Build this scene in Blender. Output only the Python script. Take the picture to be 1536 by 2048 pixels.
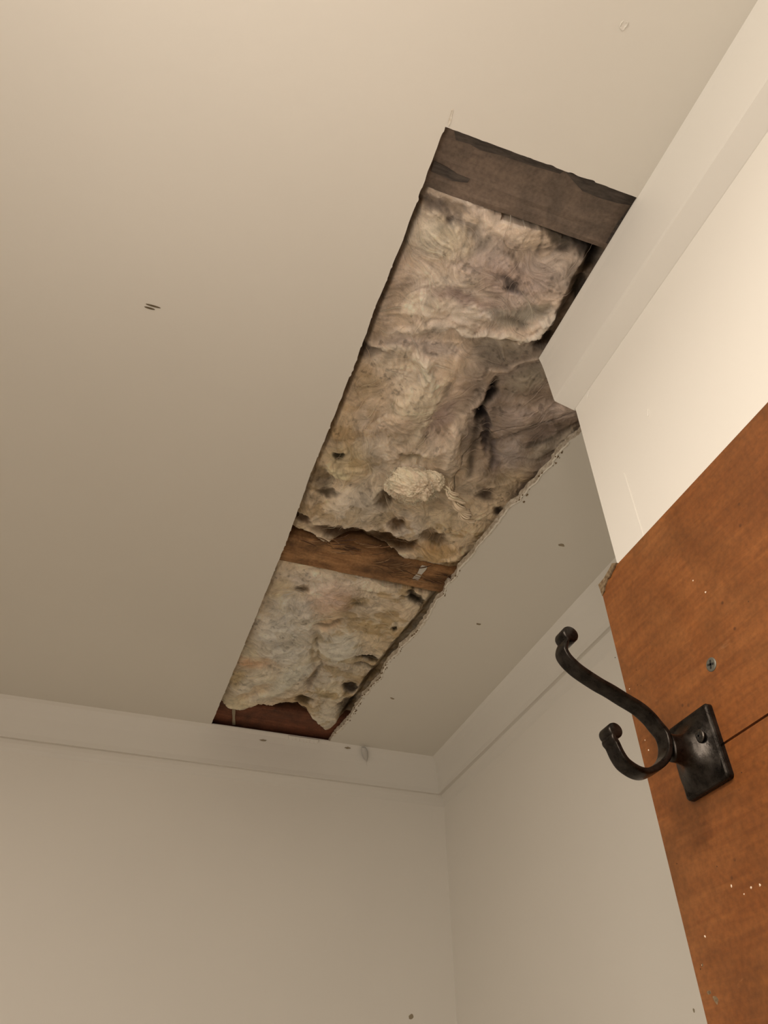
import bpy, bmesh, math, random
import numpy as np
from mathutils import Vector, Matrix

for o in list(bpy.data.objects):
    bpy.data.objects.remove(o, do_unlink=True)
C = bpy.context.scene.collection
SC = bpy.context.scene

# ---------------------------------------------------------------- camera
YAW, PITCH, ROLL = 0.3423, 0.7322, -0.0104
fw = Vector((math.sin(YAW) * math.cos(PITCH), math.cos(YAW) * math.cos(PITCH), math.sin(PITCH)))
rt = Vector((math.cos(YAW), -math.sin(YAW), 0))
up = rt.cross(fw)
r2 = rt * math.cos(ROLL) + up * math.sin(ROLL)
u2 = -rt * math.sin(ROLL) + up * math.cos(ROLL)
cam = bpy.data.objects.new('camera', bpy.data.cameras.new('camera'))
C.objects.link(cam)
M = Matrix((r2, u2, -fw)).transposed().to_4x4()
M.translation = Vector((0, 0, 1.65))
cam.matrix_world = M
cam.data.sensor_fit = 'VERTICAL'
cam.data.sensor_height = 36.0
cam.data.lens = 36.0 * 1524.0 / 2048.0
cam.data.clip_start = 0.01
SC.camera = cam

# ---------------------------------------------------------------- world, lights, exposure
w = bpy.data.worlds.new('world'); SC.world = w; w.use_nodes = True
w.node_tree.nodes['Background'].inputs[0].default_value = (1.0, 0.85, 0.68, 1)
w.node_tree.nodes['Background'].inputs[1].default_value = 0.0
SC.view_settings.view_transform = 'Standard'
SC.view_settings.look = 'None'
SC.view_settings.gamma = 1.0
SC.view_settings.use_curve_mapping = False
SC.view_settings.exposure = 0.0

def area(name, loc, target, size, energy, color, spread=180):
    l = bpy.data.lights.new(name, 'AREA'); l.shape = 'DISK'; l.size = size
    l.energy = energy; l.color = color; l.spread = math.radians(spread)
    o = bpy.data.objects.new(name, l); C.objects.link(o)
    o.location = loc
    o.rotation_euler = (Vector(target) - Vector(loc)).to_track_quat('-Z', 'Y').to_euler()
    return o
WARM = (1.0, .885, .755)
def globe(name, loc, r, energy):
    l = bpy.data.lights.new(name, 'POINT'); l.shadow_soft_size = r; l.energy = energy; l.color = WARM
    o = bpy.data.objects.new(name, l); C.objects.link(o); o.location = loc; return o
area('ceiling_downlight', (-0.55, 0.05, 2.32), (-0.55, 0.05, 0), 0.22, 10.8, WARM)
globe('ceiling_globe_light', (-0.20, -0.30, 2.20), .08, 6.5)
globe('fill_point_light', (-0.10, 0.10, 1.92), .08, 3.6)  # unseen fill light, added to balance brightness on ceiling and walls

# ---- traced shapes, world metres
BLOBS = [  # wool colour and height patches; shade of gaps sits in the dark ones
    (0.2599, 0.3996, 0.1597, -0.0548, 0.0809, 0.177, 0.46, 0.409, 0.419, 0, 1),
    (0.2649, 0.6359, 0.1018, -0.0347, 0.0611, 0.1621, 0.541, 0.472, 0.431, 0, 1),
    (0.2612, 0.7947, 0.0916, -0.0311, 0.0244, 0.0734, 0.442, 0.393, 0.344, 0, 1),
    (0.3342, 1.16, 0.2277, -0.0762, 0.0975, 0.3181, 0.614, 0.567, 0.524, 0, 1),
    (0.1898, 0.3203, 0.0288, -0.002, 0.001, 0.0072, 0.609, 0.552, 0.554, 5, 2),
    (0.2565, 0.3289, 0.0417, 0.0022, 0.001, 0.0128, 0.807, 0.717, 0.689, 7, 2),
    (0.2881, 0.3329, 0.0224, -0.0014, 0.0027, 0.0119, 0.768, 0.676, 0.64, 5, 2),
    (0.1968, 0.3643, 0.0382, -0.0022, 0.0035, 0.025, 0.584, 0.555, 0.524, 8, 1.5),
    (0.1922, 0.3393, 0.0323, 0.0035, -0.0002, 0.0053, 0.27, 0.243, 0.245, -3, 1.5),
    (0.2374, 0.3503, 0.0064, -0.0082, 0.0184, 0.0146, 0.322, 0.295, 0.291, -3, 1.5),
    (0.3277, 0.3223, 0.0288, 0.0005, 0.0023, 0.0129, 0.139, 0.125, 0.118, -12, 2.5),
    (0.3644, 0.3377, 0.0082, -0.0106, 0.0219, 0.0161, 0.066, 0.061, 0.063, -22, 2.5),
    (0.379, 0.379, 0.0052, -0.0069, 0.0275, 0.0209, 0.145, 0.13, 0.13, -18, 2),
    (0.3398, 0.3722, 0.0267, -0.0092, 0.0138, 0.0252, 0.488, 0.438, 0.436, 2, 1.3),
    (0.2851, 0.3876, 0.0514, -0.0073, 0.0068, 0.0224, 0.418, 0.354, 0.37, 2, 1.3),
    (0.2304, 0.4164, 0.0342, -0.0047, 0.0053, 0.0213, 0.552, 0.503, 0.492, 3, 1.3),
    (0.2108, 0.4436, 0.0217, -0.0075, 0.0072, 0.0183, 0.622, 0.583, 0.563, 3, 1.3),
    (0.2946, 0.3943, 0.0206, 0.0044, -0.0002, 0.0047, 0.197, 0.175, 0.193, -4, 1.5),
    (0.2543, 0.4287, 0.0529, -0.0051, 0.0018, 0.0075, 0.382, 0.316, 0.324, -2, 1.3),
    (0.2776, 0.4383, 0.0645, -0.0112, 0.002, 0.0064, 0.593, 0.561, 0.574, 3, 1.3),
    (0.3267, 0.4265, 0.0278, -0.0151, 0.0077, 0.0116, 0.33, 0.313, 0.304, -8, 2),
    (0.3569, 0.4277, 0.0065, -0.0164, 0.0055, 0.0032, 0.845, 0.807, 0.814, 8, 2.5),
    (0.3309, 0.4545, 0.0296, -0.0137, 0.0026, 0.0044, 0.841, 0.802, 0.806, 8, 2.5),
    (0.282, 0.4623, 0.0314, 0.0019, 0.0006, 0.0047, 0.754, 0.711, 0.702, 6, 2.5),
    (0.2343, 0.4712, 0.0414, -0.0224, 0.0034, 0.0061, 0.657, 0.609, 0.608, 5, 1.5),
    (0.3369, 0.4801, 0.0376, -0.0086, 0.009, 0.022, 0.316, 0.296, 0.281, -8, 2),
    (0.3712, 0.4544, 0.0126, -0.0043, 0.007, 0.013, 0.129, 0.12, 0.115, -18, 2.5),
    (0.3732, 0.4975, 0.0237, -0.0081, 0.009, 0.0175, 0.302, 0.274, 0.264, -4, 1.5),
    (0.2336, 0.5015, 0.0544, -0.009, 0.0026, 0.0098, 0.467, 0.42, 0.432, 0, 1.5),
    (0.2075, 0.5182, 0.0373, -0.0007, 0.0008, 0.0057, 0.704, 0.656, 0.634, 3, 2),
    (0.1701, 0.531, 0.0144, -0.0049, 0.0032, 0.0098, 0.184, 0.16, 0.152, -10, 2),
    (0.1882, 0.5858, 0.0125, -0.0118, 0.0177, 0.0259, 0.456, 0.38, 0.3, 0, 1.5),
    (0.2178, 0.5465, 0.0387, 0.0035, 0.0014, 0.0225, 0.635, 0.581, 0.55, 4, 1.5),
    (0.2497, 0.5356, 0.0043, -0.0037, 0.0172, 0.0236, 0.912, 0.871, 0.831, 9, 2.5),
    (0.2631, 0.6087, 0.0286, -0.0005, 0.0087, 0.0484, 0.939, 0.862, 0.771, 14, 2),
    (0.2491, 0.6319, 0.0177, -0.006, 0.0067, 0.0183, 0.843, 0.717, 0.636, 10, 2),
    (0.298, 0.6106, 0.0142, 0.005, -0.0026, 0.0419, 0.355, 0.29, 0.291, -6, 2),
    (0.3078, 0.5535, 0.0158, -0.0054, 0.0118, 0.027, 0.491, 0.406, 0.366, 2, 1.5),
    (0.3324, 0.5582, 0.0084, 0.0036, -0.0033, 0.0233, 0.669, 0.609, 0.583, 6, 2),
    (0.3129, 0.6291, 0.0145, -0.0148, 0.0099, 0.0129, 0.391, 0.323, 0.298, -4, 2),
    (0.2962, 0.6794, 0.0436, -0.0148, 0.014, 0.0361, 0.893, 0.802, 0.758, 14, 1.6),
    (0.3335, 0.6515, 0.013, -0.0001, 0.0097, 0.0433, 0.927, 0.839, 0.8, 12, 2.2),
    (0.2883, 0.6841, 0.0158, -0.0091, 0.0052, 0.0104, 0.393, 0.365, 0.329, -2, 2),
    (0.3441, 0.6331, 0.0078, -0.0026, 0.0105, 0.0239, 0.292, 0.275, 0.273, -8, 2),
    (0.181, 0.6598, 0.0241, -0.0082, 0.0099, 0.0324, 0.663, 0.559, 0.447, 4, 1.6),
    (0.2172, 0.6522, 0.0178, -0.0061, 0.0143, 0.0426, 0.629, 0.561, 0.531, 2, 1.5),
    (0.237, 0.7046, 0.0212, -0.0072, 0.0118, 0.035, 0.423, 0.396, 0.382, -4, 1.5),
    (0.2001, 0.7223, 0.0323, -0.0027, 0.0053, 0.0307, 0.504, 0.446, 0.349, 2, 1.7),
    (0.1854, 0.7171, 0.0086, 0.0013, 0.0003, 0.0076, 0.069, 0.061, 0.045, -8, 2.5),
    (0.1911, 0.7463, 0.0173, 0.0007, 0.0008, 0.0079, 0.871, 0.822, 0.651, 6, 2.5),
    (0.1764, 0.7674, 0.0149, -0.0051, 0.0083, 0.0297, 0.264, 0.23, 0.197, -6, 2),
    (0.1773, 0.8116, 0.014, -0.0047, 0.0074, 0.0273, 0.455, 0.391, 0.325, 0, 2),
    (0.1938, 0.789, 0.022, -0.0016, 0.0012, 0.0073, 0.126, 0.103, 0.081, -8, 2.5),
    (0.2512, 0.8075, 0.0368, -0.0073, 0.0106, 0.041, 0.545, 0.517, 0.504, 10, 2),
    (0.3325, 0.826, 0.0292, -0.0099, 0.0116, 0.031, 0.504, 0.474, 0.473, 8, 2),
    (0.2787, 0.7772, 0.0111, -0.0187, 0.0092, 0.0108, 0.152, 0.12, 0.09, -8, 2.2),
    (0.3099, 0.82, 0.0101, -0.0034, 0.0055, 0.0153, 0.183, 0.131, 0.093, -8, 2.2),
    (0.3764, 0.7914, 0.0406, 0.002, 0.0062, 0.0285, 0.589, 0.524, 0.447, 4, 1.6),
    (0.4042, 0.8691, 0.0451, -0.0049, 0.006, 0.0193, 0.781, 0.652, 0.511, 8, 2.2),
    (0.3755, 0.8575, 0.0131, -0.0008, 0.0026, 0.0095, 1.017, 0.784, 0.552, 8, 2.5),
    (0.3797, 0.834, 0.0256, 0.0045, 0.0024, 0.016, 0.196, 0.152, 0.113, -10, 2.2),
    (0.4184, 0.8019, 0.0161, -0.0055, 0.0106, 0.024, 0.488, 0.422, 0.355, 2, 1.8),
    (0.2554, 0.876, 0.0644, 0.003, 0.0022, 0.0154, 0.103, 0.068, 0.046, -20, 2.5),
    (0.3261, 0.865, 0.049, -0.0003, 0.0041, 0.019, 0.097, 0.063, 0.041, -20, 2.5),
    (0.1705, 0.8587, 0.0169, 0.0012, 0.0009, 0.0114, 0.13, 0.092, 0.07, -14, 2.5),
    (0.1796, 0.8341, 0.0071, -0.0024, 0.0052, 0.0195, 0.564, 0.499, 0.441, 4, 2),
    (0.4114, 0.586, 0.0893, -0.0304, 0.0583, 0.1142, 0.263, 0.223, 0.213, 0, 3),
    (0.4149, 0.5569, 0.0447, -0.02, 0.0099, 0.0167, 0.351, 0.306, 0.317, 5, 1.8),
    (0.3786, 0.5081, 0.0197, -0.0196, 0.0121, 0.0132, 0.262, 0.237, 0.216, 2, 1.6),
    (0.3461, 0.5421, 0.0019, -0.0113, 0.0083, 0.0038, 0.041, 0.034, 0.035, -20, 2.5),
    (0.3428, 0.5778, 0.0087, -0.003, 0.0043, 0.0094, 0.042, 0.035, 0.041, -18, 2.5),
    (0.3629, 0.6121, 0.0062, -0.0009, 0.0128, 0.0376, 0.088, 0.075, 0.086, -16, 2.5),
    (0.3899, 0.6424, 0.0079, -0.0027, 0.0149, 0.0315, 0.14, 0.118, 0.133, -10, 2.2),
    (0.4381, 0.5865, 0.0218, -0.0346, 0.0068, 0.0062, 0.203, 0.169, 0.168, -3, 2),
    (0.4109, 0.6302, 0.0189, -0.0202, 0.0162, 0.0191, 0.322, 0.292, 0.309, 3, 1.6),
    (0.4546, 0.6103, 0.0111, -0.0267, 0.012, 0.0091, 0.333, 0.304, 0.292, 3, 1.6),
    (0.4716, 0.5848, 0.0035, -0.0191, 0.007, 0.0038, 0.484, 0.446, 0.42, 4, 2.2),
    (0.4351, 0.6795, 0.0242, -0.0268, 0.0146, 0.0175, 0.312, 0.267, 0.222, 2, 1.6),
    (0.4155, 0.7138, 0.0125, -0.0042, 0.0072, 0.0155, 0.104, 0.082, 0.074, -10, 2.4),
    (0.452, 0.7477, 0.01, -0.0034, 0.0059, 0.0123, 0.076, 0.061, 0.056, -12, 2.4),
    (0.3869, 0.7123, 0.0211, -0.0018, 0.0048, 0.0158, 0.414, 0.367, 0.333, 1, 1.8),
    (0.4721, 0.689, 0.0051, -0.0302, 0.0084, 0.0051, 0.166, 0.134, 0.123, -6, 2.2),
    (0.2268, 1.0093, 0.0585, -0.0053, 0.0055, 0.0302, 0.518, 0.488, 0.485, 2, 1.6),
    (0.2882, 0.9812, 0.0336, -0.0032, 0.0048, 0.0216, 0.464, 0.432, 0.419, 0, 1.6),
    (0.1826, 1.039, 0.0192, -0.0064, 0.0053, 0.0222, 0.699, 0.634, 0.534, 4, 2),
    (0.2172, 1.0288, 0.0128, -0.0043, 0.0029, 0.011, 0.168, 0.142, 0.12, -8, 2.4),
    (0.2086, 1.0921, 0.0281, -0.0094, 0.0095, 0.0384, 0.571, 0.564, 0.574, -2, 1.6),
    (0.2387, 1.0868, 0.0166, -0.0056, 0.0078, 0.0295, 1.094, 1.075, 1.097, 12, 2.2),
    (0.2758, 1.0427, 0.0326, -0.011, 0.0116, 0.0397, 0.921, 0.761, 0.727, 10, 1.6),
    (0.2898, 1.1225, 0.025, -0.016, 0.0084, 0.0224, 0.389, 0.293, 0.212, -8, 2.2),
    (0.2634, 1.1695, 0.0116, 0.0034, 0.0006, 0.0097, 0.069, 0.054, 0.047, -10, 3),
    (0.2255, 1.1875, 0.0555, -0.0001, 0.0126, 0.0869, 0.861, 0.88, 0.926, 12, 1.6),
    (0.2732, 1.2548, 0.0308, -0.0103, 0.0184, 0.071, 0.834, 0.851, 0.887, 8, 1.6),
    (0.2953, 1.2095, 0.0071, -0.0024, 0.017, 0.0613, 0.451, 0.417, 0.376, -10, 2.2),
    (0.3332, 1.1821, 0.0336, -0.0113, 0.0171, 0.0566, 0.87, 0.89, 0.903, 12, 1.7),
    (0.383, 1.1171, 0.0397, -0.0006, 0.0098, 0.0415, 0.65, 0.582, 0.472, 4, 1.6),
    (0.41, 1.1528, 0.0411, 0.0112, 0.0052, 0.036, 0.726, 0.636, 0.528, 5, 1.6),
    (0.3238, 1.0375, 0.0213, -0.0072, 0.0046, 0.0142, 0.321, 0.271, 0.206, -6, 2.2),
    (0.3576, 1.0028, 0.0454, 0.0046, 0.0031, 0.0168, 0.544, 0.495, 0.449, 3, 1.7),
    (0.4099, 1.0007, 0.0195, 0.0114, -0.0004, 0.0155, 0.072, 0.062, 0.05, -18, 3),
    (0.4198, 0.9742, 0.0087, -0.0182, 0.0086, 0.0103, 0.561, 0.494, 0.426, 2, 2),
    (0.4, 1.044, 0.0387, 0.0093, 0.003, 0.0204, 0.575, 0.507, 0.438, 3, 1.7),
    (0.4091, 1.1032, 0.0069, -0.0023, 0.0033, 0.0093, 0.048, 0.043, 0.035, -12, 3),
    (0.3946, 1.2104, 0.0258, 0.0, 0.0024, 0.0105, 0.077, 0.067, 0.054, -12, 3),
    (0.3986, 1.2442, 0.0243, 0.0002, 0.0025, 0.0109, 0.105, 0.088, 0.069, -12, 3),
    (0.3808, 1.2783, 0.0374, -0.0125, 0.0092, 0.0296, 0.558, 0.529, 0.501, 0, 1.6),
    (0.1942, 1.285, 0.0308, -0.0103, 0.0046, 0.0216, 0.672, 0.479, 0.361, -2, 1.8),
    (0.1752, 1.2497, 0.0285, 0.0183, -0.0018, 0.0231, 0.753, 0.712, 0.635, 4, 1.7),
    (0.2212, 1.3731, 0.0588, -0.0504, 0.0186, 0.056, 0.993, 0.966, 0.918, 10, 1.6),
    (0.2085, 1.4095, 0.0347, -0.0576, 0.0063, 0.0137, 0.591, 0.52, 0.443, -3, 2.2),
    (0.2687, 1.3157, 0.0165, -0.0579, 0.0153, 0.0199, 1.008, 1.044, 1.047, 10, 1.7),
    (0.1975, 1.4576, 0.0305, -0.0042, 0.004, 0.0258, 1.014, 0.959, 0.806, 8, 2),
    (0.1681, 1.3595, 0.0137, -0.0272, 0.0079, 0.0152, 0.731, 0.641, 0.479, 0, 2),
    (0.3441, 1.3364, 0.0255, -0.0347, 0.0186, 0.0378, 0.566, 0.558, 0.559, 2, 1.6),
    (0.313, 1.3215, 0.0107, 0.0068, -0.0006, 0.047, 0.309, 0.27, 0.245, -8, 2.2),
    (0.3629, 1.3581, 0.0251, -0.0084, 0.0104, 0.0358, 0.768, 0.727, 0.645, 6, 1.8),
    (0.3973, 1.3315, 0.0135, -0.0045, 0.0073, 0.0234, 0.073, 0.063, 0.057, -18, 3),
    (0.4127, 1.4161, 0.0077, -0.0355, 0.0205, 0.0254, 0.11, 0.093, 0.082, -20, 3),
    (0.4244, 1.2844, 0.0084, -0.0376, 0.013, 0.0148, 0.282, 0.243, 0.2, -8, 2),
    (0.3179, 1.4108, 0.0191, 0.0007, 0.0036, 0.021, 0.134, 0.108, 0.081, -16, 2.6),
    (0.3762, 1.4613, 0.0349, 0.013, 0.0061, 0.0566, 0.743, 0.725, 0.697, 8, 2),
    (0.2849, 1.4678, 0.0626, -0.0085, 0.0052, 0.0264, 0.135, 0.072, 0.052, -30, 3),
]
RIGHT_EDGE = [(0.4725, 0.5519), (0.4676, 0.5831), (0.4653, 0.6207), (0.4605, 0.641), (0.4599, 0.67), (0.4517, 0.7174), (0.4499, 0.7473), (0.4436, 0.8049), (0.4408, 0.886), (0.4386, 0.9551), (0.441, 1.0298), (0.4349, 1.1139), (0.4289, 1.1375), (0.4278, 1.2333), (0.4232, 1.2966), (0.425, 1.4191), (0.4165, 1.5206)]
LEFT_EDGE = [(0.156, 0.2551), (0.1558, 0.2821), (0.1563, 0.3141), (0.1578, 0.3836), (0.1567, 0.4596), (0.1584, 0.5396), (0.1579, 0.6619), (0.1569, 0.741), (0.1592, 0.8109), (0.1603, 0.9071), (0.159, 1.1003), (0.1574, 1.294), (0.1547, 1.5277)]
HOOK = [(0.2801, 1.9481), (0.2754, 1.9401), (0.2739, 1.9345), (0.2757, 1.9296), (0.2796, 1.9252), (0.2854, 1.9207), (0.2977, 1.914), (0.3067, 1.9102), (0.3162, 1.9054), (0.3268, 1.9003), (0.3339, 1.8944), (0.3382, 1.8884), (0.3418, 1.8832), (0.3424, 1.8772), (0.3406, 1.8702), (0.3368, 1.8641), (0.331, 1.8589), (0.3246, 1.855), (0.3182, 1.8525), (0.3117, 1.8532), (0.3049, 1.857), (0.3015, 1.8625), (0.2994, 1.8694), (0.2976, 1.8726), (0.2996, 1.8778)]
SPECKS = [(0.4553, 1.9528), (0.3548, 1.9903), (0.3472, 1.9745), (0.4064, 1.7915), (0.3907, 1.7865), (0.398, 1.7847), (0.442, 1.7713), (0.4516, 1.7572), (0.4521, 1.9078), (0.451, 1.8993), (0.3831, 1.7858)]
DARKS = [(0.4069, 1.9551), (0.315, 1.9446), (0.4511, 1.8179), (0.414, 1.8052), (0.4539, 1.7555), (0.3757, 1.84), (0.4413, 1.9624), (0.4637, 1.9868), (0.4176, 1.9739), (0.369, 1.8487), (0.4447, 1.9508), (0.4408, 1.9483)]
SMEARS = [(0.4469, 1.7377), (0.4515, 1.7423), (0.4511, 1.7571), (0.3222, 1.9867), (0.304, 1.9849)]
STROKES = [
    ([(0.175, 0.3456), (0.1909, 0.3401), (0.207, 0.3397), (0.2229, 0.3384)], 0.0036, 1.38, 3),
    ([(0.2098, 0.3183), (0.2198, 0.3271), (0.2308, 0.3378), (0.2422, 0.3488)], 0.0043, 1.3, 3),
    ([(0.22, 0.3229), (0.2514, 0.3371), (0.274, 0.3401), (0.3032, 0.3344)], 0.0043, 1.25, 3),
    ([(0.2238, 0.4742), (0.2667, 0.4569), (0.3022, 0.4633), (0.3396, 0.4478), (0.3527, 0.4274), (0.3611, 0.4039), (0.3545, 0.3961)], 0.005, 1.5, 5),
    ([(0.1781, 0.4718), (0.2067, 0.4594), (0.24, 0.4583), (0.2677, 0.4591)], 0.0036, 1.25, 2),
    ([(0.1747, 0.4263), (0.1768, 0.4092), (0.1786, 0.3972)], 0.0043, 1.3, 2),
    ([(0.1879, 0.394), (0.2126, 0.3923), (0.2394, 0.3947), (0.2696, 0.3937)], 0.0029, 1.2, 1),
    ([(0.2704, 0.3589), (0.2863, 0.3647), (0.2998, 0.3786), (0.2988, 0.3944)], 0.0029, 0.6, -1),
    ([(0.2899, 0.3991), (0.2963, 0.3984)], 0.0021, 0.35, -1),
    ([(0.3061, 0.3119), (0.3144, 0.3154), (0.3232, 0.3156)], 0.0021, 2.3, 2),
    ([(0.2201, 0.4941), (0.243, 0.511), (0.2447, 0.5333)], 0.0029, 1.3, 2),
    ([(0.2963, 0.3174), (0.3032, 0.3344), (0.3055, 0.3469)], 0.0036, 0.5, -3),
    ([(0.3147, 0.3437), (0.3379, 0.3379), (0.344, 0.3292)], 0.0036, 0.55, -3),
    ([(0.1679, 0.3328), (0.1928, 0.3302), (0.211, 0.3301)], 0.0043, 0.72, -3),
    ([(0.2467, 0.4063), (0.2677, 0.4087), (0.2871, 0.4118)], 0.0043, 0.8, -2),
    ([(0.2874, 0.4317), (0.3045, 0.4387), (0.337, 0.4381)], 0.005, 0.75, -4),
    ([(0.2328, 0.5193), (0.2456, 0.5258), (0.2546, 0.5386), (0.2534, 0.5519)], 0.0043, 1.5, 6),
    ([(0.1886, 0.5453), (0.2021, 0.5695), (0.2198, 0.59), (0.2327, 0.5959)], 0.0036, 1.3, 3),
    ([(0.2283, 0.5412), (0.2233, 0.5557), (0.2158, 0.5713), (0.2319, 0.5792)], 0.0029, 1.25, 2),
    ([(0.2779, 0.5468), (0.2847, 0.5315), (0.2799, 0.5141), (0.282, 0.5009)], 0.0043, 1.3, 3),
    ([(0.3428, 0.5346), (0.3388, 0.5495), (0.3312, 0.5692), (0.3235, 0.5895), (0.3385, 0.6173)], 0.0043, 1.3, 4),
    ([(0.3268, 0.5123), (0.3453, 0.506), (0.3562, 0.4848), (0.3708, 0.4767)], 0.0029, 1.45, 3),
    ([(0.2279, 0.6439), (0.2363, 0.6521), (0.2459, 0.6716), (0.2559, 0.6997)], 0.0036, 1.3, 4),
    ([(0.2611, 0.6899), (0.2777, 0.6724), (0.312, 0.6568), (0.3292, 0.6356)], 0.0043, 1.35, 4),
    ([(0.3236, 0.6224), (0.3324, 0.6499), (0.3338, 0.6813)], 0.0043, 1.3, 4),
    ([(0.166, 0.7222), (0.1853, 0.7399), (0.2085, 0.7403), (0.2333, 0.736)], 0.0036, 1.5, 4),
    ([(0.1706, 0.7089), (0.1909, 0.7298)], 0.0029, 1.4, 3),
    ([(0.2748, 0.8531), (0.2847, 0.8448), (0.3028, 0.851)], 0.0029, 1.7, 4),
    ([(0.3587, 0.8701), (0.37, 0.882), (0.3934, 0.8901), (0.4214, 0.8753), (0.4422, 0.8523)], 0.0043, 1.35, 4),
    ([(0.3617, 0.8691), (0.3669, 0.857), (0.3819, 0.8571)], 0.0036, 1.5, 4),
    ([(0.1788, 0.8662), (0.1877, 0.8537), (0.2024, 0.8299)], 0.0036, 1.4, 3),
    ([(0.3645, 0.551), (0.387, 0.5398), (0.4188, 0.5464), (0.4495, 0.5289)], 0.0057, 1.2, 3),
    ([(0.3822, 0.6175), (0.401, 0.596), (0.4194, 0.5749), (0.4367, 0.5581)], 0.0036, 0.65, -2),
    ([(0.4327, 0.6119), (0.4529, 0.5935), (0.4675, 0.5659), (0.4734, 0.5529)], 0.0043, 0.5, -3),
    ([(0.3426, 0.5759), (0.351, 0.613), (0.3671, 0.6619), (0.3772, 0.6913)], 0.005, 0.45, -5),
    ([(0.3397, 0.5224), (0.3415, 0.5554), (0.3412, 0.5728)], 0.0043, 0.4, -5),
    ([(0.271, 0.5898), (0.2736, 0.6173), (0.2687, 0.6486), (0.2611, 0.6664)], 0.0064, 0.68, -5),
    ([(0.2849, 0.5444), (0.2876, 0.5669), (0.2806, 0.5796)], 0.0036, 0.55, -3),
    ([(0.2129, 0.5004), (0.2406, 0.4939), (0.2729, 0.4858)], 0.0029, 1.2, 2),
    ([(0.2348, 0.5049), (0.2436, 0.5141), (0.2526, 0.511)], 0.0029, 0.6, -2),
    ([(0.3685, 0.6071), (0.3956, 0.6522), (0.4011, 0.6832)], 0.0043, 0.6, -3),
    ([(0.3986, 0.7183), (0.4204, 0.6979), (0.4418, 0.6778)], 0.0036, 1.2, 2),
    ([(0.3725, 0.8054), (0.3986, 0.8211), (0.4235, 0.8177)], 0.0036, 0.75, -2),
    ([(0.3465, 0.8046), (0.3766, 0.8236), (0.3949, 0.8125), (0.4133, 0.7868)], 0.0043, 1.25, 3),
    ([(0.2243, 0.6414), (0.2298, 0.6414)], 0.0021, 0.4, -1),
    ([(0.312, 0.7434), (0.319, 0.7498)], 0.0029, 0.4, -1),
    ([(0.2204, 1.0733), (0.2345, 1.103), (0.2552, 1.1318), (0.2863, 1.1971), (0.3034, 1.2592)], 0.0043, 1.25, 4),
    ([(0.1654, 1.4712), (0.2139, 1.4881), (0.2552, 1.4496), (0.2884, 1.3982), (0.3044, 1.3164), (0.3069, 1.2721)], 0.0057, 1.25, 6),
    ([(0.1859, 1.3858), (0.209, 1.3408), (0.2476, 1.3061), (0.2806, 1.2808)], 0.0036, 0.75, -3),
    ([(0.2846, 1.1782), (0.3201, 1.2677), (0.3197, 1.3187)], 0.005, 0.62, -5),
    ([(0.2858, 1.1462), (0.3039, 1.1155), (0.3343, 1.1053)], 0.0036, 1.25, 3),
    ([(0.3056, 1.2039), (0.337, 1.2271), (0.3746, 1.2214)], 0.0036, 1.2, 3),
    ([(0.3244, 1.0846), (0.3528, 1.0692), (0.3922, 1.0859), (0.4195, 1.1139)], 0.0036, 1.3, 3),
    ([(0.3404, 1.1033), (0.3574, 1.1347), (0.3845, 1.1643)], 0.0029, 0.7, -2),
    ([(0.331, 1.4162), (0.3657, 1.4294), (0.4034, 1.4508), (0.4176, 1.4988)], 0.0043, 1.25, 4),
    ([(0.3231, 1.3866), (0.3621, 1.3897), (0.3906, 1.3563)], 0.0036, 1.2, 3),
    ([(0.1671, 0.9949), (0.191, 0.9818), (0.2156, 0.9837)], 0.0036, 1.25, 3),
    ([(0.2673, 1.1278), (0.2933, 1.1252), (0.3097, 1.1015)], 0.005, 0.55, -4),
    ([(0.3943, 1.1415), (0.4102, 1.117), (0.4044, 1.0818)], 0.0036, 1.2, 2),
    ([(0.3003, 1.0077), (0.3307, 1.0029), (0.37, 0.9952)], 0.0036, 0.65, -3),
    ([(0.326, 1.0378), (0.3536, 1.0229), (0.3903, 1.0333)], 0.0036, 1.2, 2),
    ([(0.2298, 1.0369), (0.243, 1.0163), (0.2701, 1.0018), (0.2914, 0.9893)], 0.0043, 1.15, 3),
    ([(0.3113, 1.0427), (0.3399, 1.0502), (0.3589, 1.0381)], 0.0036, 0.65, -2),
    ([(0.1973, 1.0316), (0.2199, 1.0348), (0.2383, 1.045)], 0.0043, 0.7, -3),
    ([(0.313, 1.406), (0.3642, 1.397), (0.3746, 1.3538)], 0.0043, 0.75, -3),
    ([(0.3602, 0.9504), (0.3956, 0.9595), (0.4279, 0.9433)], 0.0036, 0.7, -2),
    ([(0.3862, 0.9952), (0.4123, 1.0032), (0.4299, 1.0143)], 0.0043, 0.4, -4),
]
DARK_PATCHES = [[(0.1674, 0.2581), (0.1853, 0.2549), (0.2201, 0.2553), (0.2585, 0.2558), (0.2873, 0.2573), (0.2843, 0.2621), (0.2519, 0.2643), (0.2194, 0.2651), (0.1988, 0.2672), (0.1872, 0.2651), (0.1729, 0.2661)] ,
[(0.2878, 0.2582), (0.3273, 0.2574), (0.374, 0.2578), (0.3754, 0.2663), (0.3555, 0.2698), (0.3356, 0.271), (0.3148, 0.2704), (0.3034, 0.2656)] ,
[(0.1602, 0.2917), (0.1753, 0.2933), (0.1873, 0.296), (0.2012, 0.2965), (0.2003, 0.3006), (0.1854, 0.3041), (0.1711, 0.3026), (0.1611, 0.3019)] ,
[(0.3699, 0.2671), (0.3733, 0.2603), (0.3752, 0.3111), (0.3679, 0.3124), (0.367, 0.2911)] ,
]

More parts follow.
